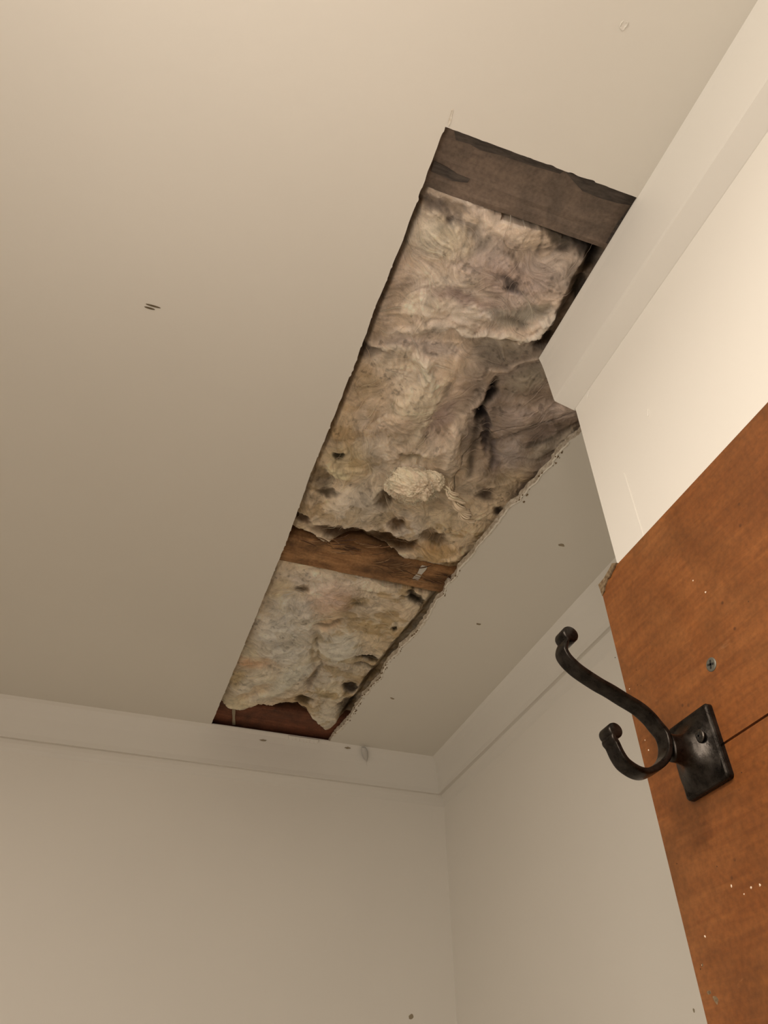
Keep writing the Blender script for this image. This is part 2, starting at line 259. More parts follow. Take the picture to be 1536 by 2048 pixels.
# ---------------------------------------------------------------- helpers
def link(name, me, mat=None, parent=None, smooth=False):
    o = bpy.data.objects.new(name, me); C.objects.link(o)
    if mat: me.materials.append(mat)
    if parent is not None: o.parent = parent
    if smooth:
        me.polygons.foreach_set('use_smooth', [True] * len(me.polygons))
    return o
def from_bm(name, bm, mat=None, parent=None, smooth=False):
    bmesh.ops.recalc_face_normals(bm, faces=bm.faces[:])
    me = bpy.data.meshes.new(name); bm.to_mesh(me); bm.free()
    return link(name, me, mat, parent, smooth)
def tag(o, label=None, cat=None, group=None, kind=None):
    for k, v in (('label', label), ('category', cat), ('group', group), ('kind', kind)):
        if v: o[k] = v
    return o
def empty(name, loc):
    o = bpy.data.objects.new(name, None); C.objects.link(o); o.location = loc; o.empty_display_size = .02
    return o
def box_bm(bm, a, b):
    vs = [bm.verts.new((x, y, z)) for x in (a[0], b[0]) for y in (a[1], b[1]) for z in (a[2], b[2])]
    for f in ((0, 1, 3, 2), (4, 6, 7, 5), (0, 4, 5, 1), (2, 3, 7, 6), (0, 2, 6, 4), (1, 5, 7, 3)):
        bm.faces.new([vs[i] for i in f])

rng = np.random.default_rng(7)
TAB = rng.random((256, 256))
def vn(x, y, s=0):
    x = x + 13.7 * s; y = y + 7.3 * s
    xi = np.floor(x).astype(int); yi = np.floor(y).astype(int)
    fx = x - xi; fy = y - yi
    fx = fx * fx * (3 - 2 * fx); fy = fy * fy * (3 - 2 * fy)
    t = lambda a, b: TAB[(a + 31 * s) % 256, (b + 17 * s) % 256]
    return (t(xi, yi) * (1 - fx) + t(xi + 1, yi) * fx) * (1 - fy) + (t(xi, yi + 1) * (1 - fx) + t(xi + 1, yi + 1) * fx) * fy
def fbm(x, y, s=0, o=4):
    a, n, tot = 1.0, 0.0, 0.0
    for i in range(o):
        n = n + a * vn(x * 2 ** i, y * 2 ** i, s + i); tot += a; a *= .5
    return n / tot
def vn1(x, s=0): return float(vn(np.array(x), np.array(s * 3.37), 3))

# ---------------------------------------------------------------- materials
def mat(name, color, rough=.6, metal=0.0, spec=.5):
    m = bpy.data.materials.new(name); m.use_nodes = True
    b = m.node_tree.nodes['Principled BSDF']
    b.inputs['Base Color'].default_value = (*color, 1)
    b.inputs['Roughness'].default_value = rough
    b.inputs['Metallic'].default_value = metal
    b.inputs['Specular IOR Level'].default_value = spec
    return m, m.node_tree, b
def tex_noise(nt, scale, detail=4, rough=.55, vec=None, dist=0):
    n = nt.nodes.new('ShaderNodeTexNoise'); n.inputs['Scale'].default_value = scale
    n.inputs['Detail'].default_value = detail; n.inputs['Roughness'].default_value = rough
    n.inputs['Distortion'].default_value = dist
    if vec is not None: nt.links.new(vec, n.inputs['Vector'])
    return n
def ramp(nt, src, stops):
    r = nt.nodes.new('ShaderNodeValToRGB'); e = r.color_ramp.elements
    while len(e) < len(stops): e.new(.5)
    for el, (p, c) in zip(e, stops): el.position = p; el.color = (*c, 1)
    nt.links.new(src, r.inputs[0]); return r
def mix(nt, a, b, fac, mode='MIX'):
    m = nt.nodes.new('ShaderNodeMix'); m.data_type = 'RGBA'; m.blend_type = mode
    for sock, v in ((m.inputs[0], fac), (m.inputs[6], a), (m.inputs[7], b)):
        if isinstance(v, bpy.types.NodeSocket): nt.links.new(v, sock)
        elif isinstance(v, (int, float)): sock.default_value = v
        else: sock.default_value = (*v, 1)
    return m.outputs[2]
def bump(nt, b, src, strength, dist):
    n = nt.nodes.new('ShaderNodeBump'); n.inputs['Strength'].default_value = strength
    n.inputs['Distance'].default_value = dist
    nt.links.new(src, n.inputs['Height']); nt.links.new(n.outputs[0], b.inputs['Normal']); return n
def objvec(nt, sc=(1, 1, 1)):
    t = nt.nodes.new('ShaderNodeTexCoord'); m = nt.nodes.new('ShaderNodeMapping')
    m.inputs['Scale'].default_value = sc; nt.links.new(t.outputs['Object'], m.inputs['Vector']); return m.outputs[0]

def paint_mat(name, col, rough=.55):
    m, nt, b = mat(name, col, rough, spec=.35)
    v = objvec(nt)
    big = tex_noise(nt, 2.5, 3, .5, v)
    r = ramp(nt, big.outputs[0], [(.3, tuple(c * .975 for c in col)), (.7, tuple(min(1, c * 1.015) for c in col))])
    nt.links.new(r.outputs[0], b.inputs['Base Color'])
    fine = tex_noise(nt, 55, 4, .6, v)
    bump(nt, b, fine.outputs[0], .12, .002)
    return m
M_CEIL = paint_mat('ceiling_paint', (.775, .755, .70), .75)
M_WALL = paint_mat('wall_paint', (.83, .81, .765), .6)
M_TRIM = paint_mat('cornice_paint', (.79, .775, .735), .45)
M_PLASTER, nt, b = mat('raw_plaster', (.55, .49, .40), .9)
n = tex_noise(nt, 180, 4, .6, objvec(nt))
r = ramp(nt, n.outputs[0], [(.35, (.40, .34, .26)), (.65, (.70, .64, .55))]); nt.links.new(r.outputs[0], b.inputs['Base Color'])
bump(nt, b, n.outputs[0], .6, .002)

def wood_mat(name, c1, c2, dark, grain=(60, 4, 60), rough=.6, rings=True):
    m, nt, b = mat(name, c1, rough)
    v = objvec(nt, grain)
    n1 = tex_noise(nt, 1.0, 6, .6, v, .6)
    r1 = ramp(nt, n1.outputs[0], [(.3, c2), (.68, c1)])
    v2 = objvec(nt)
    n2 = tex_noise(nt, 14, 5, .65, v2, .5)
    r2_ = ramp(nt, n2.outputs[0], [(.42, (0, 0, 0)), (.72, (1, 1, 1))])
    c = mix(nt, r1.outputs[0], dark, r2_.outputs[0])
    n3 = tex_noise(nt, 240, 3, .6, v2)
    r3 = ramp(nt, n3.outputs[0], [(.3, (.72, .72, .72)), (.65, (1.1, 1.1, 1.1))])
    c = mix(nt, c, r3.outputs[0], .8, 'MULTIPLY')
    nt.links.new(c, b.inputs['Base Color'])
    bump(nt, b, n1.outputs[0], .25, .002)
    return m, nt, b, c
M_JOIST, *_ = wood_mat('grimy_grey_timber', (.22, .165, .128), (.145, .108, .085), (.085, .068, .056), (5, 70, 70), .85)
M_JOIST2, *_ = wood_mat('brown_rough_timber', (.52, .29, .13), (.26, .125, .05), (.075, .038, .017), (9, 70, 60), .85)
M_JOIST3, *_ = wood_mat('red_brown_timber', (.24, .085, .04), (.15, .05, .024), (.06, .026, .013), (5, 60, 60), .85)

# orange stained board
M_BOARD, nt, b, c = wood_mat('orange_stained_wood', (.285, .104, .028), (.19, .062, .015), (.160, .058, .015), (60, 9, 130), .42)
v = objvec(nt)
n = tex_noise(nt, 7, 4, .6, v, .8)
rr = ramp(nt, n.outputs[0], [(.35, (.84, .76, .62)), (.66, (1.15, 1.22, 1.3))])
c = mix(nt, c, rr.outputs[0], .75, 'MULTIPLY')
vo = nt.nodes.new('ShaderNodeTexVoronoi'); vo.inputs['Scale'].default_value = 95; nt.links.new(v, vo.inputs['Vector'])
dd = ramp(nt, vo.outputs['Distance'], [(.08, (1, 1, 1)), (.16, (0, 0, 0))])
nm = tex_noise(nt, 17, 2, .5, v)
nmr = ramp(nt, nm.outputs[0], [(.56, (0, 0, 0)), (.62, (1, 1, 1))])
fac = mix(nt, dd.outputs[0], nmr.outputs[0], 1.0, 'MULTIPLY')
c = mix(nt, c, (.10, .035, .01), fac)
# pale scuffs
n4 = tex_noise(nt, 1.0, 5, .7, objvec(nt, (60, 25, 60)), .4)
r4 = ramp(nt, n4.outputs[0], [(.66, (0, 0, 0)), (.80, (.45, .45, .45))])
c = mix(nt, c, (.52, .27, .13), r4.outputs[0])
nt.links.new(c, b.inputs['Base Color'])
M_BOARD_EDGE, *_ = wood_mat('board_edge_grain', (.30, .13, .05), (.2, .08, .03), (.14, .06, .02), (40, 40, 8), .7)

M_IRON, nt, b = mat('black_wrought_iron', (.05, .045, .04), .30, .9, .5)
n = tex_noise(nt, 130, 5, .65, objvec(nt))
r = ramp(nt, n.outputs[0], [(.3, (.22, .22, .22)), (.75, (.42, .42, .42))]); nt.links.new(r.outputs[0], b.inputs['Roughness'])
r = ramp(nt, n.outputs[0], [(.40, (.020, .017, .015)), (.95, (.085, .075, .066))]); nt.links.new(r.outputs[0], b.inputs['Base Color'])
bump(nt, b, n.outputs[0], .35, .0008)
M_SCREW, *_ = mat('zinc_screw', (.17, .165, .14), .45, .6)
M_SCREW_DARK, *_ = mat('dark_screw', (.06, .052, .045), .35, .8)
M_BLACK, *_ = mat('dark_recess', (.012, .010, .008), .8)
M_GREY, *_ = mat('grey_dirt', (.33, .28, .20), .9)
M_TAPE, *_ = mat('white_plastic', (.62, .60, .55), .5)
M_PAINTSPOT, *_ = mat('dried_white_paint', (.80, .66, .52), .5)
M_CHIP, nt, b = mat('torn_grey_paper', (.26, .19, .12), .9)
n = tex_noise(nt, 300, 4, .6, objvec(nt)); r = ramp(nt, n.outputs[0], [(.35, (.11, .065, .03)), (.65, (.27, .20, .12))]); nt.links.new(r.outputs[0], b.inputs['Base Color'])
M_CLEAR, nt, b = mat('clear_plastic', (.62, .61, .58), .14)
b.inputs['Transmission Weight'].default_value = .15; b.inputs['IOR'].default_value = 1.45

M_WOOL, nt, b = mat('glass_wool', (.6, .5, .4), .95, spec=.1)
b.inputs['Subsurface Weight'].default_value = .5; b.inputs['Subsurface Scale'].default_value = .006; b.inputs['Subsurface Radius'].default_value = (1, .8, .6)
at = nt.nodes.new('ShaderNodeAttribute'); at.attribute_name = 'wool'
fn = tex_noise(nt, 700, 4, .7, objvec(nt), 1.5)
fr = ramp(nt, fn.outputs[0], [(.3, (.80, .79, .78)), (.7, (1.12, 1.12, 1.12))])
c = mix(nt, at.outputs['Color'], fr.outputs[0], .8, 'MULTIPLY')
nt.links.new(c, b.inputs['Base Color'])
bump(nt, b, fn.outputs[0], .3, .0008)
M_CLUMP, nt, b = mat('bright_wool', (.9, .78, .62), .95, spec=.1)
at = nt.nodes.new('ShaderNodeAttribute'); at.attribute_name = 'wool'; nt.links.new(at.outputs['Color'], b.inputs['Base Color'])
fn = tex_noise(nt, 500, 4, .7, objvec(nt), 1.5); bump(nt, b, fn.outputs[0], .5, .001)
M_FIBRE, nt, b = mat('loose_fibres', (.62, .50, .38), .8)
at = nt.nodes.new('ShaderNodeAttribute'); at.attribute_name = 'wool'; nt.links.new(at.outputs['Color'], b.inputs['Base Color'])

# ---------------------------------------------------------------- room measures (metres, camera eye at 1.65)
ZC = 2.40
XW, XF, YB = .3944, .6983, 1.5771           # near partition face, recess wall, back wall
YE = .4610                                   # free end of the near partition
XL, YR = -1.05, -1.25                        # left wall, wall behind the camera
def struct(name, bm, m, **k):
    o = from_bm(name, bm, m, **k); o['kind'] = 'structure'; return o

# ceiling sheet with the cut-out
T = .010
RY = [p[1] for p in RIGHT_EDGE]; RX = [p[0] for p in RIGHT_EDGE]
LY = [p[1] for p in LEFT_EDGE]; LX = [p[0] for p in LEFT_EDGE]
Y0, Y1 = .2545, 1.556
def left_x(y): return float(np.interp(y, LY, LX)) + .0012 * (vn1(y * 90, 1) - .5) + (.0022 * max(0, vn1(y * 240, 2) - .72) / .28)
def right_x(y):
    if y < .4625: return .372
    if y < .56: return .4745
    return float(np.interp(y, RY, RX)) + .007 * (vn1(y * 40, 3) - .5) + .004 * (vn1(y * 170, 4) - .5)
bm = bmesh.new()
ys = [Y0 + (Y1 - Y0) * i / 620 for i in range(621)]
ys = sorted(set(ys + [.4624, .4626]))
near = []
cols = {'a': [], 'b': [], 'c': [], 'd': []}
for k, y in enumerate(ys):
    lx, rx = left_x(y), right_x(y)
    for key, x in (('a', XL), ('b', lx), ('c', rx), ('d', XF + .12)):
        yy = y
        if k == 0 and key in 'bc': yy = Y0
        cols[key].append((bm.verts.new((x, yy, ZC)), bm.verts.new((x, yy, ZC + T))))
for i in range(len(ys) - 1):
    for p, q_ in (('a', 'b'), ('c', 'd')):
        bm.faces.new([cols[p][i][0], cols[q_][i][0], cols[q_][i + 1][0], cols[p][i + 1][0]])
        bm.faces.new([cols[p][i][1], cols[q_][i][1], cols[q_][i + 1][1], cols[p][i + 1][1]])
    for p in 'bc':
        f = bm.faces.new([cols[p][i][0], cols[p][i + 1][0], cols[p][i + 1][1], cols[p][i][1]]); f.material_index = 1
# near part (towards camera) with a slightly ragged cross cut
nx = 120
prev = None
for j in range(nx + 1):
    x = left_x(Y0) + (.372 - left_x(Y0)) * j / nx
    t = j / nx
    yj = Y0 + .0006 * (vn1(x * 200, 5) - .5) - (.0022 * max(0, vn1(x * 130, 6) - .45) if .35 < t < .75 else 0)
    if j in (0, nx): v0, v1 = cols['b' if j == 0 else 'c'][0]
    else: v0, v1 = bm.verts.new((x, yj, ZC)), bm.verts.new((x, yj, ZC + T))
    n0, n1 = bm.verts.new((x, YR, ZC)), bm.verts.new((x, YR, ZC + T))
    if prev:
        bm.faces.new([prev[0], v0, n0, prev[2]]); bm.faces.new([prev[1], v1, n1, prev[3]])
        f = bm.faces.new([prev[0], v0, v1, prev[1]]); f.material_index = 1
    else:
        fl = (v0, v1, n0, n1)
    prev = (v0, v1, n0, n1)
fr_ = prev
for (v0, v1, n0, n1), key, x in ((fl, 'a', XL), (fr_, 'd', XF + .12)):
    m0, m1 = bm.verts.new((x, YR, ZC)), bm.verts.new((x, YR, ZC + T))
    a0, a1 = cols[key][0]
    bm.faces.new([v0, a0, m0, n0]); bm.faces.new([v1, a1, m1, n1])
o = struct('ceiling', bm, M_CEIL)
o.data.materials.append(M_PLASTER)
# strip of ceiling between the hole's end and the back wall
bm = bmesh.new(); box_bm(bm, (XL, Y1, ZC), (XF + .12, YB + .05, ZC + T)); struct('trim_4', bm, M_CEIL)

def wall(name, a, b):
    bm = bmesh.new(); box_bm(bm, a, b); return struct(name, bm, M_WALL)
wall('wall_back', (XL - .1, YB, 0), (XF + .12, YB + .1, ZC))
wall('wall_recess', (XF, YE - .1, 0), (XF + .1, YB, ZC))
wall('wall_left', (XL - .1, YR, 0), (XL, YB, ZC))
M_REAR_DARK, *_ = wood_mat('dark_rear_wall', (.36, .24, .14), (.28, .18, .10), (.22, .14, .08), (30, 30, 3), .5)
wall('wall_rear', (XL - .1, YR - .1, 0), (XF + .12, YR, ZC)).data.materials[0] = M_REAR_DARK  # unseen wall, made dark brown to cut bounce onto the back wall
bm = bmesh.new(); box_bm(bm, (XW, YR, 0), (XF + .1, YE - .0012, ZC))
es = [e for e in bm.edges if abs(e.verts[0].co.x - XW) < 1e-4 and abs(e.verts[1].co.x - XW) < 1e-4 and abs(e.verts[0].co.y - YE) < .01 and abs(e.verts[1].co.y - YE) < .01]
bmesh.ops.bevel(bm, geom=es, offset=.0015, segments=3, affect='EDGES')
struct('wall_right', bm, M_WALL)
M_FLOOR, nt, b = mat('floor_vinyl', (.50, .42, .31), .6)
n = tex_noise(nt, 6, 4, .5, objvec(nt)); r = ramp(nt, n.outputs[0], [(.3, (.44, .36, .26)), (.7, (.56, .47, .35))]); nt.links.new(r.outputs[0], b.inputs['Base Color'])
bm = bmesh.new(); box_bm(bm, (XL, YR, -.05), (XF + .12, YB, 0)); struct('floor', bm, M_FLOOR)

# cornices: (offset from wall, drop)
def prof(k=1.0):
    P = [(.0363, -.002), (.0363, 0), (.0315, .006), (.0270, .018), (.0236, .034), (.0212, .052), (.0195, .068), (.0200, .0780), (.0190, .0786), (.0165, .0758), (.0100, .0772), (.0055, .0835), (.0022, .0915), (.0003, .0988), (0, .0992), (-.004, .0992), (-.004, -.002)]  # undercut below the lip is shaped to darken the lower band
    return P
def prof_near():
    return [(.0280, -.002), (.0280, 0), (.0263, .009), (.0250, .021), (.0236, .040), (.0224, .060), (.0216, .0735), (.0208, .0770), (.0010, .0885), (0, .0888), (-.004, .0885), (-.004, -.002)]
def extrude(name, P, f0, f1, m, seg=1):
    bm = bmesh.new()
    A = [bm.verts.new(f0(*p)) for p in P]; B = [bm.verts.new(f1(*p)) for p in P]
    n = len(P)
    for i in range(n): bm.faces.new([A[i], A[(i + 1) % n], B[(i + 1) % n], B[i]])
    bm.faces.new(A); bm.faces.new(B[::-1])
    return struct(name, bm, m)
extrude('trim_1', prof_near(), lambda o, d: (XW - o, YR, ZC - d), lambda o, d: (XW - o, YE + .0045 * min(1, max(0, (o) / .028)) , ZC - d), M_TRIM)
extrude('trim_2', prof(), lambda o, d: (XL, YB - o, ZC - d), lambda o, d: (XF - o, YB - o, ZC - d), M_TRIM)
extrude('trim_3', prof(), lambda o, d: (XF - o, YB - o, ZC - d), lambda o, d: (XF - o, YE, ZC - d), M_TRIM)
extrude('trim_5', prof(), lambda o, d: (XL + o, YR, ZC - d), lambda o, d: (XL + o, YB - o, ZC - d), M_TRIM)

# ---------------------------------------------------------------- joists above the ceiling
def joist(y0, y1, z0, m, label, seed, x0=.10, x1=.56, h=.10):
    nxx, prof_n = 120, []
    ring = []
    for y, z in [(y0, h), (y0, .06), (y0, .02), (y0, .006), (y0 + .002, .001)]: ring.append((y, z))
    for i in range(1, 12): ring.append((y0 + .002 + (y1 - y0 - .004) * i / 12, 0))
    for y, z in [(y1 - .002, .001), (y1, .006), (y1, .02), (y1, .06), (y1, h)]: ring.append((y, z))
    bm = bmesh.new(); rows = []
    for i in range(nxx + 1):
        x = x0 + (x1 - x0) * i / nxx
        row = []
        for j, (y, z) in enumerate(ring):
            d = .0016 * (vn1(x * 25, seed + j * .31) - .5) + .0007 * (vn1(x * 120, seed + j) - .5)
            e = .002 * (vn1(x * 30, seed + 9) - .5)
            row.append(bm.verts.new((x, y + e, z0 + z + d)))
        rows.append(row)
    for i in range(nxx):
        for j in range(len(ring)):
            k = (j + 1) % len(ring)
            bm.faces.new([rows[i][j], rows[i + 1][j], rows[i + 1][k], rows[i][k]])
    bm.faces.new(rows[0]); bm.faces.new(rows[-1][::-1])
    o = from_bm('ceiling_joist', bm, m, smooth=False)
    return tag(o, label, 'joist', 'timber joists across the ceiling opening')
j1 = joist(.2545, .3205, ZC + .0115, M_JOIST, 'grimy grey-brown timber joist at the wide near end of the ceiling hole', 1)
joist(.899, .963, ZC + .0115, M_JOIST2, 'warm brown timber joist crossing the middle of the ceiling hole', 2)
joist(1.462, 1.60, ZC + .014, M_JOIST3, 'red-brown timber joist at the narrow far end of the hole by the cornice', 3)

def dark_slabs(parent, polys, z, name='dark_patch'):  # thin dark slabs laid on the underside of the near joist
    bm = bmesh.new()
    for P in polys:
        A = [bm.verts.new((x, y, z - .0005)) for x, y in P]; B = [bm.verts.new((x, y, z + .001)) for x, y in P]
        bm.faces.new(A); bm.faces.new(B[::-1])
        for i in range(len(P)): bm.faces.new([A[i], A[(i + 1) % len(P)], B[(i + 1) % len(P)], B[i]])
    o = from_bm(name, bm, M_DARK_PATCH, parent); o['label'] = 'dark patches on the timber'; return o
M_DARK_PATCH, nt, b = mat('dark_timber', (.07, .058, .05), .9)
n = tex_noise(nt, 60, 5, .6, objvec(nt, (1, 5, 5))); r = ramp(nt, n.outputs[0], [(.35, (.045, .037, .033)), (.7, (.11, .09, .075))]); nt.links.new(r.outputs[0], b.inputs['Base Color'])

# ---------------------------------------------------------------- glass wool
STEP = .0011
WOOL_GAIN = np.array((1.36, 1.31, 1.16))
GX = np.arange(.128, .512, STEP); GY = np.arange(.300, 1.52, STEP)
X, Y = np.meshgrid(GX, GY, indexing='ij')
wx = X + .016 * (fbm(X * 30, Y * 30, 1, 4) - .5) + .011 * (fbm(X * 95, Y * 95, 5, 3) - .5)
wy = Y + .022 * (fbm(X * 28, Y * 22, 9, 4) - .5) + .014 * (fbm(X * 90, Y * 75, 13, 3) - .5)
COL = np.zeros(X.shape + (3,)); COL[:] = (.44, .36, .27)
HT = np.zeros(X.shape)
for (ox, oy, ax, ay, bx, by, cr, cg, cb, h, s) in BLOBS:
    det = ax * by - ay * bx
    dx, dy = wx - ox, wy - oy
    u = (dx * by - dy * bx) / det; v_ = (dy * ax - dx * ay) / det
    wgt = np.exp(-np.power(u * u + v_ * v_, s) * .8)
    COL = COL * (1 - wgt[..., None]) + np.array((cr, cg, cb)) * wgt[..., None]
    HT = HT * (1 - wgt * .8) + (h if h > 0 else h * .38) * .001 * wgt
# traced folds and creases: their light and shade painted into colour, plus relief
sx = X + .004 * (fbm(X * 80, Y * 80, 81, 3) - .5); sy = Y + .005 * (fbm(X * 80, Y * 80, 85, 3) - .5)
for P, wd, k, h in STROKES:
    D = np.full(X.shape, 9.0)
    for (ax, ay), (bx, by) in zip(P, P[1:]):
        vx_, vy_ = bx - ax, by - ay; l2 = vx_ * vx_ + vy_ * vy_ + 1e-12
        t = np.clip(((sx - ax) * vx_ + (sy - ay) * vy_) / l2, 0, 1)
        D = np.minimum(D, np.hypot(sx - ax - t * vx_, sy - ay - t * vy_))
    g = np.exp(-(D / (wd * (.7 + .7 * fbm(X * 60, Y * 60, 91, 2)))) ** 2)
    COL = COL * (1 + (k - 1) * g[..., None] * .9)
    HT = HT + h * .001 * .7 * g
mean_c = COL.mean((0, 1)); LU = COL.mean(-1, keepdims=True)
COL = COL * np.clip((LU / .40) ** .26, .5, 1.5)
# flow field and line integral convolution -> combed fibres
ang = .5 + 8 * (fbm(X * 11, Y * 9, 21, 2) - .5) + 4.5 * (fbm(X * 38, Y * 34, 25, 2) - .5)
vx, vy = np.cos(ang), np.sin(ang)
WN = rng.random(X.shape)
def lic(N, L):
    acc = N.copy(); cnt = 1
    I, J = np.meshgrid(np.arange(N.shape[0]), np.arange(N.shape[1]), indexing='ij')
    for sgn in (1, -1):
        px, py = I.astype(float), J.astype(float)
        dx, dy = vx * sgn, vy * sgn
        for k in range(L):
            px = np.clip(px + dx, 0, N.shape[0] - 1); py = np.clip(py + dy, 0, N.shape[1] - 1)
            a, b_ = px.astype(int), py.astype(int)
            nxv, nyv = vx[a, b_], vy[a, b_]
            fl_ = np.where(nxv * dx + nyv * dy < 0, -1, 1)
            dx, dy = nxv * fl_, nyv * fl_
            acc += N[a, b_]; cnt += 1
    return acc / cnt
F1 = lic(WN, 14); F1 = (F1 - F1.mean()) / F1.std()
W2 = np.kron(rng.random((X.shape[0] // 3 + 1, X.shape[1] // 3 + 1)), np.ones((3, 3)))[:X.shape[0], :X.shape[1]]
F2 = lic(W2, 22); F2 = (F2 - F2.mean()) / F2.std()
FIB = np.clip(.55 * F1 + .6 * F2, -2.4, 2.4)
rid = 1 - np.abs(2 * fbm(X * 55 + 6 * fbm(X * 20, Y * 20, 3, 2), Y * 45, 33, 4) - 1)
rid = np.clip((rid - .72) / .28, 0, 1)
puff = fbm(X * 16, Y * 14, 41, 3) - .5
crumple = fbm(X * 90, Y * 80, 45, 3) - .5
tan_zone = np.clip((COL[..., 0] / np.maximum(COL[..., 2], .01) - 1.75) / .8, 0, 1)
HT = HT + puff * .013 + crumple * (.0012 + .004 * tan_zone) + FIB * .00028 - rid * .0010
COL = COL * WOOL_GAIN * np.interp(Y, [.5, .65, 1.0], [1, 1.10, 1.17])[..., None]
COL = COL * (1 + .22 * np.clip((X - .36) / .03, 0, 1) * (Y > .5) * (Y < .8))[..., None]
COL = COL * np.minimum(1, .80 / COL.max(-1))[..., None]
AMP = .35 + 1.3 * fbm(X * 22, Y * 20, 95, 2)
FIB = FIB * AMP
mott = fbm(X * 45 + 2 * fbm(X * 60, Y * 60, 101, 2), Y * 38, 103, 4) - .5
lum = 1 + .55 * mott + .075 * FIB * np.interp(Y, [.9, 1.0], [1, .7]) + .30 * crumple * (1 + tan_zone) - .16 * rid + .25 * puff  # lightens puffs and darkens furrows, so shading is painted into the colour
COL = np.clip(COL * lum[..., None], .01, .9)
_ = 0
st = np.clip((fbm(X * 42 + 1.5 * fbm(X * 70, Y * 70, 111, 2), Y * 36, 113, 4) - .50) / .13, 0, 1)
st = st * (.35 + .65 * np.clip((X - .26) / .06, 0, 1) * (Y > .8) + .35 * (Y > .62) * (Y < .9) * (X < .25))
COL = COL * (1 - .9 * np.clip(st, 0, 1)[..., None] * np.array((.24, .32, .46)))
dirt = np.clip((fbm(X * 150, Y * 150, 51, 3) - .68) / .08, 0, 1) * np.clip((fbm(X * 18, Y * 18, 57, 2) - .5) / .1, 0, 1)
COL = COL * (1 - .35 * dirt[..., None])
# batt edges draw back from the cut
lx = np.interp(Y, LY, LX); rx = np.where(Y < .4625, .370, np.where(Y < .56, .478, np.interp(Y, RY, RX)))
el = np.clip(1 - (X - lx) / .010, 0, 1.6) * np.interp(Y, [.3, .36, .60, .75, .9, 1.5], [.3, 1, .9, .35, .15, .1])
er = np.clip(1 - (rx - X) / .012, 0, 1.6) * np.interp(Y, [.3, .45, .5, .9, 1.0, 1.5], [1., .9, .1, .2, .8, .8])
HT = HT - .018 * el - .016 * er
ZS = ZC + .017 - HT
ZS = np.maximum(ZS, ZC + .0015)
ZS = np.where((X < lx + .002) | (X > rx - .002), np.maximum(ZS, ZC + T + .0015), ZS)

nz = lambda s, f=30, a=.014: a * (fbm(X * f, X * 0 + s, s, 3) - .5)
start1 = .3225 + nz(61, 14, .016) - np.where(X < .25, .004, 0)
start1 = np.where(X > .325, .3275, start1)
end1 = .905 + nz(63, 26, .030) + np.interp(X, [.15, .22, .27, .33, .38, .45], [-.035, -.012, -.035, -.02, .012, .0])
start2 = .965 + nz(65, 30, .028) + np.interp(X, [.15, .22, .35, .45], [.0, -.004, .01, .012])
end2 = 1.470 + nz(67, 34, .02) + np.interp(X, [.15, .20, .27, .31, .36, .40, .43], [.0, -.005, -.030, -.045, .0, .045, .03])
crack = np.interp(Y, [.50, .56, .58, .60, .63, .66, .70, .74, .78], [.50, .435, .392, .375, .358, .352, .356, .372, .405])
brown = (Y > .50) & (Y < .775) & (X > crack + .010 * (fbm(Y * 40, Y * 0, 71, 3) - .5))

def grid_object(name, mask, parent=None):
    f = mask[:-1, :-1] & mask[1:, :-1] & mask[:-1, 1:] & mask[1:, 1:]
    idx = -np.ones(X.shape, int); used = np.zeros(X.shape, bool)
    for a in (slice(0, -1), slice(1, None)):
        for b_ in (slice(0, -1), slice(1, None)): used[a, b_] |= f
    idx[used] = np.arange(used.sum())
    co = np.stack([X[used], Y[used], ZS[used]], 1)
    fi = np.stack([idx[:-1, :-1][f], idx[:-1, 1:][f], idx[1:, 1:][f], idx[1:, :-1][f]], 1)
    # closed slab: roof of the batt 60 mm above
    n = len(co)
    me = bpy.data.meshes.new(name)
    top = co.copy(); top[:, 2] = ZC + .075
    fi2 = fi[:, ::-1] + n
    ek = {}
    E = np.concatenate([fi[:, [0, 1]], fi[:, [1, 2]], fi[:, [2, 3]], fi[:, [3, 0]]])
    key = np.sort(E, 1); kk = key[:, 0].astype(np.int64) * (n + 1) + key[:, 1]
    un, inv, cnt = np.unique(kk, return_inverse=True, return_counts=True)
    be = E[cnt[inv] == 1]
    side = np.stack([be[:, 1], be[:, 0], be[:, 0] + n, be[:, 1] + n], 1)
    faces = np.concatenate([fi, fi2, side]); verts = np.concatenate([co, top])
    me.vertices.add(len(verts)); me.vertices.foreach_set('co', verts.ravel())
    me.loops.add(len(faces) * 4); me.loops.foreach_set('vertex_index', faces.ravel().astype(np.int32))
    me.polygons.add(len(faces)); me.polygons.foreach_set('loop_start', np.arange(0, len(faces) * 4, 4, dtype=np.int32))
    me.update(calc_edges=True); me.validate()
    ca = me.color_attributes.new('wool', 'FLOAT_COLOR', 'POINT')
    cc = COL[used]; cc = np.concatenate([cc, cc * .8]); cc = np.concatenate([cc, np.ones((len(cc), 1))], 1)
    ca.data.foreach_set('color', cc.ravel().astype(np.float32))
    return link(name, me, M_WOOL, parent, smooth=True)

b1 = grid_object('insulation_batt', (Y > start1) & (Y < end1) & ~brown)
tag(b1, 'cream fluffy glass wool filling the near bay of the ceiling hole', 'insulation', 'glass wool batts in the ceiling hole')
b2 = grid_object('insulation_batt', (Y > .5) & (Y < end1) & brown)  # brownish wool; the shade over it is also put into its colour
tag(b2, 'dark brown glass wool with painted-in shade in the hole beside the end of the right-hand cornice', 'insulation', 'glass wool batts in the ceiling hole')
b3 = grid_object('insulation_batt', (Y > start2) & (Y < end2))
tag(b3, 'greyish white puffy glass wool filling the far bay past the middle joist', 'insulation', 'glass wool batts in the ceiling hole')

